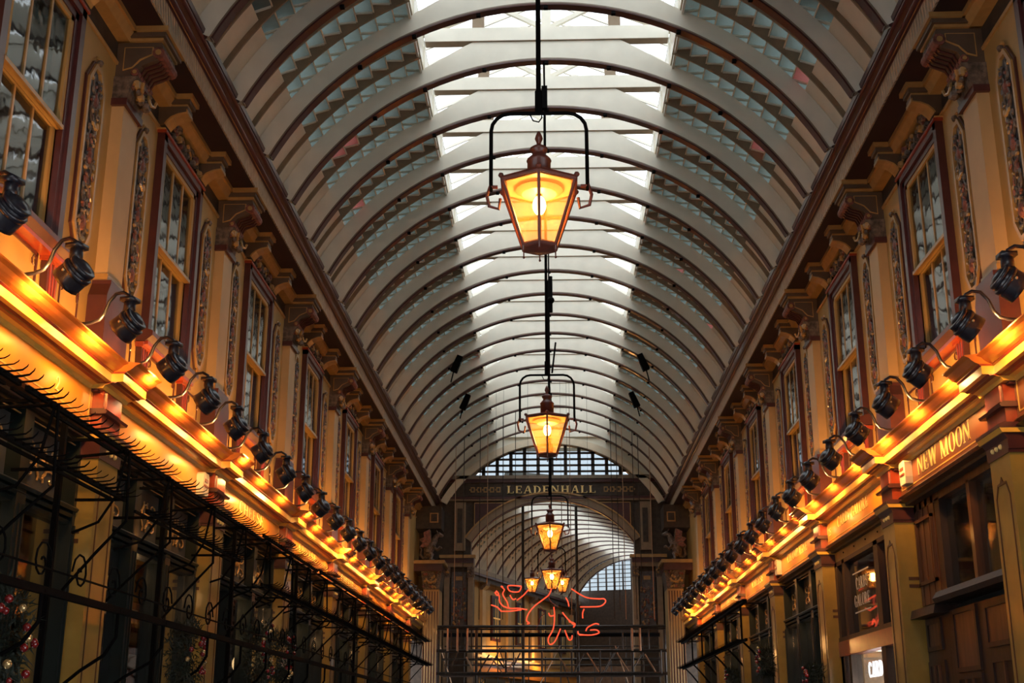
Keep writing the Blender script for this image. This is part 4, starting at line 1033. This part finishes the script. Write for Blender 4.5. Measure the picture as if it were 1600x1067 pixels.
# fluted pilasters and carved dragons at the end of each side wall
for s in (-1, 1):
    mb = MB(); X0, X1 = 2.86, 3.26
    mb.box(X0, X1, 32.0, 32.9, -1.6, 3.35, 'pilaster_cream')
    for k in range(6): x = X0 + .03 + k * .068; mb.box(x, x + .022, 31.985, 32.0, -1.3, 3.30, 'maroon')
    t = thing('fluted_pier', 'fluted pink-lit pier with carved capital at the far end of the %s side' % SIDE[s], 'pier')
    link('shaft', mb.mesh('pier_shaft', s), t)
    mb = MB(); mb.prism([(X0, 3.35), (X1, 3.35), (X1 + .06, 3.80), (X0 - .06, 3.80)], 31.95, 32.9, 'carving'); rn = random.Random(8)
    for q in range(26): mb.blob((rn.uniform(X0, X1), 31.93, rn.uniform(3.4, 3.78)), .04, rn.choice(['carving', 'mould_gold', 'carving_red']), 6, 4)
    mb.tube([(X0 + .2 + .13 * math.cos(a * .5), 31.91, 3.62 - .10 * abs(math.sin(a * .5))) for a in range(7)], .025, 'mould_gold', 6)
    link('capital', mb.mesh('pier_capital', s), t)
    mb = MB(); mb.box(2.78, 3.5, 31.88, 32.95, 3.80, 3.98, 'maroon'); mb.box(2.72, 3.5, 31.80, 32.95, 3.98, 4.06, 'mould_gold'); link('entablature', mb.mesh('pier_entablature', s), t)
    mb = MB(); mb.box(2.84, 3.5, 32.1, 32.95, 4.9, 5.48, 'frieze_dark'); mb.box(2.92, 3.14, 32.08, 32.1, 5.05, 5.3, 'mould_gold'); mb.box(2.95, 3.11, 32.07, 32.085, 5.08, 5.27, 'frieze_dark'); link('upper_block', mb.mesh('pier_block', s), t)
    # dragon
    d = thing('carved_dragon', 'dark carved winged dragon above the %s end pier' % SIDE[s], 'statue', (s * 3.05, 31.95, 4.06), (0, 0, 0), 'carved dragons on the end piers')
    mb = MB()
    bodyp = [(.12, 0, .10), (.10, 0, .25), (.02, 0, .40), (-.06, 0, .52), (-.10, 0, .62), (-.18, 0, .66), (-.27, 0, .62)]
    mb.tube(bodyp, [.10, .13, .11, .08, .06, .065, .03], 'carving', 9)
    mb.tube([(.12, 0, .12), (.22, .02, .05), (.30, 0, .14), (.27, 0, .28), (.33, 0, .36)], [.06, .045, .035, .025, .01], 'carving', 7)
    for sy in (-.07, .07):
        mb.tube([(.12, sy, .18), (.0, sy, .16), (.04, sy, .02), (-.05, sy, .01)], [.06, .05, .035, .03], 'carving', 7)
        mb.tube([(-.02, sy, .38), (-.12, sy, .27), (-.20, sy, .34), (-.24, sy, .32)], [.045, .035, .028, .02], 'carving', 7)
    mb.tube([(-.14, .03, .70), (-.10, .04, .77)], [.02, .004], 'carving', 5); mb.tube([(-.14, -.03, .70), (-.10, -.04, .77)], [.02, .004], 'carving', 5)
    link('body', mb.mesh('dragon_body', s, True), d)
    for sy in (-1, 1):
        mb = MB(); wp = [(.02, .08 * sy, .42), (.06, .12 * sy, .78), (.22, .14 * sy, .70), (.20, .13 * sy, .58), (.32, .14 * sy, .52), (.24, .12 * sy, .44), (.30, .12 * sy, .34), (.12, .09 * sy, .34)]
        mb.add([p for p in wp] + [(p[0], p[1] + .015, p[2]) for p in wp], [tuple(range(8)), tuple(range(15, 7, -1))] + [(i, i + 8, (i + 1) % 8 + 8, (i + 1) % 8) for i in range(8)], 'carving_red')
        for p in wp[1:7:2]: mb.tube([wp[0], p], .012, 'carving', 4)
        link('wing', mb.mesh('dragon_wing', s), d)

# ================================================================ the crossing and the avenue beyond
AXR = R(-17.4)
BX, BY = -1.50, 41.2
def beyond(name, data, parent=None, ly=0): 
    o = link(name, data, parent, (BX - ly * math.sin(AXR), BY + ly * math.cos(AXR), 0), (0, 0, AXR)); return o
mb = MB(); LB = 18.3
mb.box(-3.45, -3.2, 0, LB, -1.6, 5.6, 'wall_yellow'); mb.add([(6.3, -3, -1.6), (3.3, LB, -1.6), (3.3, LB, 5.6), (6.3, -3, 5.6)], [(0, 1, 2, 3)], 'brick_far'); mb.box(3.3, 9, LB, LB + .1, -1.6, 9, 'brick_far')
for s in (-1,):
    for x0, x1, z0, z1, m in ((2.88, 3.4, 5.42, 5.5, 'maroon'), (2.86, 2.98, 5.5, 5.66, 'bar_brown'), (2.95, 3.3, 5.25, 5.42, 'frieze_dark'), (3.0, 3.3, 2.3, 2.5, 'cornice_yellow'), (2.95, 3.3, 2.5, 2.6, 'mould_gold'), (3.1, 3.3, 1.9, 2.3, 'sign_orange')):
        mb.box(min(s * x0, s * x1), max(s * x0, s * x1), 0, LB, z0, z1, m)
bw = beyond('wall_beyond', mb.mesh('wall_beyond')); bw['kind'] = 'structure'; bw['label'] = 'ochre walls of the avenue beyond the crossing'; bw['category'] = 'wall'
for s in (-1,):
    for k in range(7):
        y = .4 + k * 2.9
        mb = MB(); mb.box(3.1, 3.2, y - .18, y + .18, 2.6, 5.0, 'pilaster_cream'); mb.prism([(3.2, 5.3), (2.92, 5.3), (2.95, 5.15), (3.1, 5.0), (3.2, 5.0)], y - .2, y + .2, 'carving')
        link('pilaster', mb.mesh('far_pilaster', s), bw)
        if k < 6:
            c = y + 1.45; mb = MB(); mb.box(3.14, 3.2, c - .5, c + .5, 3.2, 4.9, 'maroon'); mb.box(3.13, 3.15, c - .38, c + .38, 3.3, 4.8, 'window_grey')
            mb.box(3.11, 3.13, c - .38, c + .38, 4.03, 4.08, 'pale_gold'); mb.box(3.11, 3.13, c - .13, c - .11, 3.3, 4.8, 'pale_gold'); mb.box(3.11, 3.13, c + .11, c + .13, 3.3, 4.8, 'pale_gold')
            link('window', mb.mesh('far_window', s), bw)
            mb = MB(); mb.box(3.16, 3.2, c - 1.1, c + 1.1, -1.2, 1.8, 'dark_green'); link('shopfront', mb.mesh('far_shopfront', s), bw)
cb_ = beyond('ceiling_beyond', None); cb_['kind'] = 'structure'; cb_['label'] = 'ribbed cream vault of the avenue beyond the crossing'; cb_['category'] = 'ceiling'
NF = 40; AF = math.acos((5.60 - ZC) / RI)
def splay(x, ly): return x * (1 + (LB - ly) * .048) if x > 0 else x
def fpt(r, a, ly): x, z = pt(r, a); return (splay(x, ly), z)
for k in range(-2, 16):
    y = k * bay
    rb = MB(); fl = MB(); bd_ = MB(); lv_ = MB()
    for i in range(NF):
        a0 = -AF + 2 * AF * i / NF; a1 = -AF + 2 * AF * (i + 1) / NF
        if k < 0 and a0 < .1: continue
        rb.prism([fpt(RI, a0, y), fpt(RI, a1, y), fpt(RS, a1, y), fpt(RS, a0, y)], -.04, .04, 'rib_cream')
        fl.prism([fpt(RI - .035, a0, y), fpt(RI - .035, a1, y), fpt(RI, a1, y), fpt(RI, a0, y)], -.06, .06, 'maroon')
        if abs(a0 + a1) / 2 > .24:
            q = [fpt(RS, a0, y), fpt(RS, a1, y), fpt(RS, a1, y + bay), fpt(RS, a0, y + bay)]
            bd_.add([(q[0][0], 0, q[0][1]), (q[1][0], 0, q[1][1]), (q[2][0], bay, q[2][1]), (q[3][0], bay, q[3][1])], [(0, 1, 2, 3)], 'vault_cream')
    for j in range(9):
        for s in (-1, 1):
            a0 = s * (.42 + j * .055); a1 = s * (.42 + j * .055 + .035)
            for c in (.5, .8):
                q = [fpt(RS - .02, a0, y), fpt(RS - .02, a1, y)]
                lv_.add([(q[0][0], bay * c, q[0][1]), (q[0][0], bay * c + .22, q[0][1]), (q[1][0], bay * c + .22, q[1][1] - .02)], [(0, 1, 2)], 'louvre_teal')
    r_ = link('rib', rb.mesh('far_rib'), cb_, (0, y, 0)); link('rib_flange', fl.mesh('far_flange'), r_)
    if k < 15:
        link('vault_boards', bd_.mesh('far_vault_boards'), cb_, (0, y, 0)); lo_ = link('louvre_pane', lv_.mesh('far_louvres'), cb_, (0, y, 0)); lo_['kind'] = 'stuff'
mb = MB(); mb.add([(-.8, 0, 7.62), (1.6, 0, 7.62), (.9, LB, 7.62), (-.8, LB, 7.62)], [(0, 1, 2, 3)], 'roof_glass'); link('rooflight_pane', mb.mesh('far_rooflight'), cb_)
# far end wall with lunette
mb = MB(); mb.box(-3.5, 3.5, LB, LB + .2, -1.6, 2.75, 'brick_far'); mb.box(-3.5, 3.5, LB, LB + .2, 2.95, 6.1, 'frieze_dark'); mb.box(-3.5, -.3, LB, LB + .2, 2.7, 3.0, 'frieze_dark'); mb.box(1.3, 3.5, LB, LB + .2, 2.7, 3.0, 'frieze_dark')
mb.box(-3.5, 3.5, LB, LB + .2, 7.5, 9.5, 'bar_brown')
fw = beyond('wall_far', mb.mesh('wall_far')); fw['kind'] = 'structure'; fw['label'] = 'end wall of the far avenue'; fw['category'] = 'wall'
mb = MB()
for k in range(13):
    x = (k - 6) * .40; mb.box(x - .035, x + .035, LB, LB + .06, 6.1, 7.5, 'frieze_dark')
for k in range(8): mb.box(-3, 3, LB, LB + .06, 6.1 + k * .19, 6.13 + k * .19, 'frieze_dark')
fl_ = beyond('window_%d' % (wn + 2), mb.mesh('far_lunette')); fl_['kind'] = 'structure'; fl_['label'] = 'far lunette window at the end of the bending avenue'; fl_['category'] = 'window'
mb = MB(); mb.add([(-3, LB + .03, 6.1), (3, LB + .03, 6.1), (3, LB + .03, 7.5), (-3, LB + .03, 7.5)], [(0, 1, 2, 3)], 'far_fan_glass'); link('pane', mb.mesh('far_lunette_pane'), fl_)
# crossing side walls and cross-wall above
mb = MB(); mb.box(-9, -6, 36, 40.5, -1.6, 6.5, 'brick_far'); mb.box(6, 9, 36, 40.5, -1.6, 6.5, 'brick_far'); mb.box(-6, -4.8, 40.5, 41, -1.6, 7.5, 'brick_far'); mb.box(-6, -4.2, 41, 41.2, 5, 9, 'brick_far')
mb.box(-6, -3.9, 33.4, 33.6, -1.6, 9, 'frieze_dark'); mb.box(3.9, 6, 33.4, 33.6, -1.6, 9, 'frieze_dark')
mb.box(-6.2, -6, 33.4, 40.5, -1.6, 9, 'brick_far'); mb.box(6, 6.2, 33.4, 40.5, -1.6, 9, 'brick_far')
structure('wall_crossing', mb.mesh('wall_crossing'), 'dim walls around the far crossing', 'wall')
mb = MB()
mb.box(-6, 6, 33.4, 36.0, 8.9, 9.0, 'vault_cream'); mb.box(-6, 6, 38.5, 41.5, 8.9, 9.0, 'vault_cream'); mb.box(-6, -2, 36, 38.5, 8.9, 9, 'vault_cream'); mb.box(2, 6, 36, 38.5, 8.9, 9, 'vault_cream')
structure('ceiling_crossing', mb.mesh('ceiling_crossing'), 'pale ceiling over the crossing', 'ceiling')

for ly, z in ((3.0, 2.75), (7.5, 2.75), (12, 2.75)):
    lx = -2.6; plight('far_shop_light', (BX + lx * math.cos(AXR) - ly * math.sin(AXR), BY + lx * math.sin(AXR) + ly * math.cos(AXR), z), 70, (1, .5, .15), .1)
# ================================================================ scaffold and truss near the end
def zx(zp, y): return ((680 + zp / 4.444) - 866.5) / 1965 * (y * .9557 + 2.0 * .294) + .03
t = thing('scaffold_stage', 'black steel truss and scaffold stage spanning the end of the arcade', 'scaffold', (0, 30.6, -H))
def part(nm, pts, r, m, seg=6):
    mb = MB(); mb.tube([(x, y - 30.6, z + H) for x, y, z in pts], r, m, seg); link(nm, mb.mesh(nm), t)
for zp in (20, 285, 610, 990, 1365, 1590): part('post', [(zx(zp, 30.6), 30.6, -H), (zx(zp, 30.6), 30.6, 2.34 if zp not in (610, 990) else 5.2)], .035, 'steel')
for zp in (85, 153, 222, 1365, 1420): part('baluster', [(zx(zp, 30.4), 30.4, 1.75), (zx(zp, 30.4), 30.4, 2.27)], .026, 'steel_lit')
for zp in (110, 180, 250, 320, 960, 1300, 1480): part('baluster', [(zx(zp, 30.8), 30.8, 1.75), (zx(zp, 30.8), 30.8, 2.27)], .018, 'steel')
for z, r in ((2.32, .035), (2.26, .02), (1.76, .04), (1.24, .04), (.85, .03)): part('ledger', [(-2.76, 30.55, z), (2.66, 30.55, z)], r, 'steel' if z != 1.76 else 'steel')
part('ledger', [(-2.7, 31.6, 2.2), (2.6, 31.6, 2.2)], .05, 'iron_black'); part('ledger', [(-2.7, 31.2, 1.6), (2.6, 31.2, 1.6)], .03, 'steel')
zz = [(160, 745, 110, 850), (215, 785, 265, 870), (375, 770, 300, 890), (390, 790, 465, 890), (420, 780, 480, 860), (560, 790, 500, 880), (590, 760, 540, 850), (860, 790, 925, 880), (1030, 765, 960, 885), (1050, 760, 1130, 885), (1235, 760, 1160, 885), (1255, 760, 1335, 880), (1430, 770, 1375, 850), (1450, 770, 1520, 885)]
def zz_z(yp): return 1.76 - (yp - 745) / 150 * .52
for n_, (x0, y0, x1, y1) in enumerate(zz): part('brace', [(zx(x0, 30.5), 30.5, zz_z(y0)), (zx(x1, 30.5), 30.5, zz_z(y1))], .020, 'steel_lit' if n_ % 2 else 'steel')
for zp in (75, 740, 945, 1140, 1560, 490): part('web_post', [(zx(zp, 30.5), 30.5, 1.24), (zx(zp, 30.5), 30.5, 1.76)], .022, 'steel')
mb = MB(); mb.box(-2.7, 2.6, .2, 1.0, 1.20 + H, 1.24 + H, 'oak_dark'); link('deck', mb.mesh('stage_deck'), t)
rs_ = random.Random(21)
for k in range(14): part('rear_post', [(-2.6 + k * .40 + rs_.uniform(-.1, .1), 32.0, -H), (-2.6 + k * .40, 32.0, rs_.choice([1.7, 2.2, 2.3]))], .016, 'steel')
for z in (1.95, 1.5, 1.05, .7): part('rear_ledger', [(-2.7, 31.95, z), (2.6, 31.95, z)], .018, 'steel')
for k in range(7): part('rear_brace', [(-2.5 + k * .72, 31.9, 1.05), (-2.5 + k * .72 + (.5 if k % 2 else -.3), 31.9, 1.95)], .014, 'steel_lit' if k % 3 == 0 else 'steel')
# loose cables hanging from the vault over the stage
for k, (zp, z0) in enumerate(((130, 2.4), (190, 2.5), (305, 2.4), (360, 3.2), (470, 2.4), (560, 2.4), (950, 2.4), (1245, 2.4), (1285, 2.6), (1325, 2.4), (1400, 2.4), (1440, 3.0), (1520, 2.4))):
    mb = MB(); xw_ = zx(zp, 30.0) * .99; mb.tube([(0, 0, 0), (0, 0, ZC + math.sqrt(RI ** 2 - xw_ ** 2) - z0)], .009, 'steel' if k % 3 else 'steel_lit', 5)
    tag(link('hanging_wire', mb.mesh('hanging_wire'), None, (zx(zp, 30.0) * .99, 29.52, z0)), 'thin wire hanging from the vault over the stage', 'wire', 'wires over the stage')

# ================================================================ red neon sculpture
ZP = lambda x, y, Y=27.2: (((680 + x / 4.444) - 866.5) / 1965 * (Y * .9557 + 2.3 * .294) + .03, Y, (1138.5 - (850 + y / 4.444)) * .9557 / 1965 * (Y * .9557 + 2.3 * .294))
def neon(name, label, lines, Y, lit=None):
    t = thing(name, label, 'neon light', group='red neon figures')
    for k, ln in enumerate(lines):
        pts = [ZP(x, y, Y + .12 * math.sin(k + j * .8)) for j, (x, y) in enumerate(ln)]
        # smooth
        sm = []
        for j in range(len(pts) - 1):
            p0, p1, p2, p3 = [Vector(pts[max(0, min(len(pts) - 1, j + q))]) for q in (-1, 0, 1, 2)]
            for u in (0, .25, .5, .75):
                sm.append(.5 * ((2 * p1) + (-p0 + p2) * u + (2 * p0 - 5 * p1 + 4 * p2 - p3) * u * u + (-p0 + 3 * p1 - 3 * p2 + p3) * u ** 3))
        sm.append(Vector(pts[-1])); mb = MB(); m = 'neon_red' if (lit is None or k not in lit) else 'neon_tube'
        mb.tube(sm, .014 if m == 'neon_red' else .008, m, 7); link('neon_tube', mb.mesh('neon_tube', 1, True), t)
    for ln in lines[::3]:
        x, y, z = ZP(*ln[0], Y); mb = MB(); mb.tube([(x, y, z), (x, 27.17, ZC + math.sqrt(RI ** 2 - x * x))], .004, 'steel', 4); link('suspension_wire', mb.mesh('suspension_wire'), t)
neon('neon_figure', 'red neon sculpture of looping tubes left of the far lanterns', [
    [(420, 335), (425, 320), (440, 340), (430, 350), (415, 330)], [(470, 290), (458, 285), (480, 310), (470, 345), (500, 400), (510, 440)],
    [(390, 420), (430, 435), (460, 465)], [(475, 430), (520, 445), (580, 445), (640, 455)], [(455, 465), (520, 465), (600, 455)],
    [(600, 285), (540, 280), (505, 285), (520, 320), (580, 325), (600, 290)], [(650, 310), (610, 355), (570, 385)], [(445, 350), (450, 400), (475, 430)],
    [(520, 350), (540, 380), (560, 375)]], 27.3)
neon('neon_figure', 'red neon sculpture of looping tubes below the far lanterns', [
    [(810, 305), (790, 350), (740, 390), (690, 430), (650, 480), (635, 530), (655, 550), (640, 555)], [(825, 435), (830, 500), (820, 590), (785, 660), (795, 700), (830, 680), (870, 590)],
    [(910, 370), (925, 400), (930, 430)], [(885, 475), (920, 520), (960, 560), (970, 570)], [(730, 430), (760, 480), (740, 500), (700, 600)], [(790, 480), (800, 500), (830, 495)],
    [(930, 540), (970, 555), (960, 580)], [(900, 600), (925, 665), (945, 665), (950, 640)], [(790, 330), (800, 390), (860, 440)]], 27.0, {4, 8})
neon('neon_figure', 'red neon sculpture of looping tubes right of the far lanterns', [
    [(950, 305), (1000, 340), (1060, 370), (1140, 378), (1175, 378), (1185, 400), (1150, 430), (1080, 435), (1010, 435)],
    [(1035, 450), (1025, 480), (1025, 515)], [(1045, 605), (1060, 580), (1110, 555), (1135, 560)], [(1075, 600), (1120, 600), (1135, 620), (1080, 635), (1000, 630), (990, 610)], [(1000, 635), (1035, 635)]], 27.5)

# ================================================================ iron hook rails along the left shopfronts
hk = MB(); hk.tube([(0, 0, 0), (.08, 0, .0), (.13, 0, .004), (.155, 0, .02), (.162, 0, .032)], [.006, .006, .005, .004, .002], 'iron_black', 5); HK = hk.mesh('hook')
def hook_rail(y0, y1, X, Z, label, hooks=True, n_skip=0, scale=1):
    t = thing('hook_rail', label, 'hook rail', (X, y0, Z), group='iron hook rails on the left')
    mb = MB(); mb.box(-.012, .012, 0, y1 - y0, -.016, .016, 'iron_black'); mb.box(-.10, -.082, 0, y1 - y0, -.010, .010, 'iron_black')
    yy = .3
    while yy < y1 - y0: mb.box(-.36, .0, yy - .008, yy + .008, -.010, .010, 'iron_black'); yy += 1.1
    link('rail', mb.mesh('rail'), t)
    if hooks == 'far':
        st = MB(); y = .05
        while y < y1 - y0:
            o = len(st.v); st.add([(a + .0, b + y, c) for a, b, c in hk.v], hk.f, 'iron_black'); y += .115
        o = link('hook', st.mesh('hooks_far'), t); o['kind'] = 'stuff'
    elif hooks:
        y = .05; k = 0
        while y < y1 - y0:
            link('hook', HK, t, (0, y, 0), (0, 0, R(-10 + 3 * math.sin(k * 2.1))), (scale, 1, 1 + .3 * math.sin(k))); y += .115; k += 1
for k, (a, b) in enumerate(((5.2, 7.0), (7.1, 9.9), (10.05, 13.0))):
    hook_rail(a, b, -3.08, 1.93 + .0, 'black iron rail of upturned hooks under the left fascia, %s length from the viewer' % ORD[k])
hook_rail(13.4, 16.6, -3.08, 1.98, 'black iron rail of upturned hooks under the left fascia by the CHEESE sign')
hook_rail(16.8, 31.0, -3.08, 2.0, 'long black iron hook rail under the left fascia towards the far end', 'far')
hook_rail(5.2, 8.8, -3.02, 1.56, 'black iron rail of hooks, lower row nearest the viewer on the left')
hook_rail(9.3, 12.2, -3.02, 1.56, 'black iron rail of hooks, lower row beside the second yellow column on the left')
hook_rail(13.0, 30.5, -2.98, 1.42, 'long black iron hook rail of the lower row towards the far end', 'far')
# heavy lower rail with scrolls
t = thing('scroll_rail', 'heavy black iron rail with scrolls and braces across the left shopfronts', 'rail', (-2.98, 5.2, .78))
mb = MB(); mb.box(-.02, .02, 0, 25.3, -.022, .022, 'iron_black'); mb.box(-.008, .008, 0, 25.3, .125, .135, 'iron_black'); link('rail', mb.mesh('scroll_rail_bar'), t)
scm = MB()
scm.tube([(0, .14 * (1 - q / 16) * math.cos(q * .62), .16 + .14 * (1 - q / 16) * math.sin(q * .62)) for q in range(15)], .007, 'iron_black', 5)
SCR = scm.mesh('scroll')
y = .3; k = 0
while y < 14: link('scroll', SCR, t, (0, y, 0), (0, 0, 0 if k % 2 else math.pi)); y += .62; k += 1
bk = MB()
bk.tube([(-.45, 0, -.55), (-.25, 0, -.40), (-.08, 0, -.30), (0, 0, -.18), (0, 0, 0)], .012, 'iron_black', 6)
bk.tube([(-.45, 0, .15), (-.22, 0, .40), (.0, 0, .62), (-.02, 0, 1.12)], .011, 'iron_black', 6)
bk.tube([(-.42, 0, .55), (-.22, 0, .62), (-.10, 0, .80), (-.04, 0, 1.12)], .010, 'iron_black', 6)
bk.tube([(-.45, 0, 1.1), (-.04, 0, 1.12)], .011, 'iron_black', 6)
bk.blob((0, 0, 0), .026, 'iron_black', 8, 5); bk.blob((-.05, 0, 1.12), .026, 'iron_black', 8, 5)
BK = bk.mesh('bracket')
for y in [.9, 2.2, 3.55, 4.6, 5.9, 7.1, 8.2, 9.4, 10.5, 11.7, 13.0, 14.2, 15.6, 17, 18.4, 20, 21.5, 23, 24.5]: link('bracket', BK, t, (0, y, 0), (0, 0, R(12 * math.sin(y * 3))))
pt_ = MB(); pt_.box(-.018, .018, -.018, .018, -2.38, 1.30, 'iron_black'); PT = pt_.mesh('post')
for y in (3.1, 5.45, 7.9, 11.2, 16.2, 22.8): link('post', PT, t, (-.33, y, 0))
# right side far hook rail
t = thing('hook_rail', 'black iron hook rail high on the far right shopfronts', 'hook rail', (3.05, 20.5, 1.95), group='iron hook rails on the right')
mb = MB(); mb.box(-.02, .05, 0, 10.3, -.03, .03, 'iron_black'); mb.box(-.01, .03, 0, 10.3, -.62, -.58, 'iron_black'); link('rail', mb.mesh('rail_right'), t)
st_ = MB(); y = .05
while y < 10.2:
    st_.add([(-a, b + y, c) for a, b, c in hk.v], hk.f, 'iron_black'); st_.add([(-a, b + y, c - .6) for a, b, c in hk.v], hk.f, 'iron_black'); y += .12
o = link('hook', st_.mesh('hooks_right')); o.parent = t; o['kind'] = 'stuff'
for y in (.4, 2.3, 4.2, 6.1, 8.0, 9.8):
    mb = MB(); mb.tube([(.35, y, -1.0), (.15, y, -.75), (0, y, -.6), (0, y, 0), (.35, y, 0)], .018, 'iron_black', 6); link('bracket', mb.mesh('bracket_right'), t)

# ================================================================ christmas wreaths and decorations
def wreath(loc, r, label, seed, n=900):
    t = thing('fir_wreath', label, 'wreath', loc, group='fir wreaths with red baubles')
    rn = random.Random(seed); mb = MB()
    for k in range(n):
        a = rn.uniform(0, 2 * math.pi); q = r * (.55 + .45 * rn.random()); c = Vector((rn.uniform(-.10, .10), q * math.cos(a), q * math.sin(a)))
        d = Vector((rn.uniform(-1, 1), math.cos(a) + rn.uniform(-1, 1), math.sin(a) + rn.uniform(-1, 1))).normalized() * rn.uniform(.05, .11); u = d.orthogonal().normalized() * .007
        mb.add([c - u, c + u, c + d], [(0, 1, 2)], 'fir')
    o = link('foliage', mb.mesh('wreath_foliage'), t); o['kind'] = 'stuff'
    for k in range(14):
        a = rn.uniform(0, 2 * math.pi); q = r * rn.uniform(.5, 1.0); b_ = MB(); b_.blob((0, 0, 0), rn.uniform(.018, .03), 'bauble_gold' if k % 5 == 0 else 'bauble_red', 8, 6)
        link('bauble', b_.mesh('bauble', 1, True), t, (.11 * (1 if loc[0] < 0 else -1), q * math.cos(a), q * math.sin(a)))
wreath((-3.2, 7.35, .52), .32, 'fir wreath with red and gold baubles at the bottom left corner', 1)
wreath((-3.2, 11.2, .60), .30, 'fir wreath with red baubles before the second yellow column on the left', 2)
wreath((-3.15, 13.8, .78), .34, 'fir wreath with red berries beside the glowing globe lamp', 3)
wreath((-3.15, 14.9, .80), .28, 'fir wreath with hanging red baubles beyond the globe lamp', 4)
wreath((3.16, 15.85, .52), .22, 'fir wreath with red bows beside the card shop column', 5)
wreath((3.16, 19.35, .95), .20, 'fir wreath with red baubles on the third right column', 6)
wreath((3.14, 22.9, .75), .25, 'fir wreath with red baubles on the farther right columns', 7)
t = thing('globe_lamp', 'glowing white globe lamp in the left shop window', 'lamp', (-3.75, 14.35, .90))
mb = MB(); mb.blob((0, 0, 0), .15, 'globe_glow', 16, 12); link('globe', mb.mesh('lamp_globe', 1, True), t)
mb = MB(); mb.tube([(0, 0, .14), (0, 0, 1.1)], .01, 'iron_black', 6); link('stem', mb.mesh('globe_stem'), t)
t = thing('globe_lamp', 'second glowing globe lamp, farther along the left shop window', 'lamp', (-3.70, 15.35, .74))
mb = MB(); mb.blob((0, 0, 0), .12, 'globe_glow', 14, 10); link('globe', mb.mesh('lamp_globe', 1, True), t)
mb = MB(); mb.tube([(0, 0, .11), (0, 0, 1.2)], .01, 'iron_black', 6); link('stem', mb.mesh('globe_stem'), t)

# ================================================================ lift everything so that the paving is at height zero
for o in list(sc.objects):
    if o.parent is None: o.location.z += H
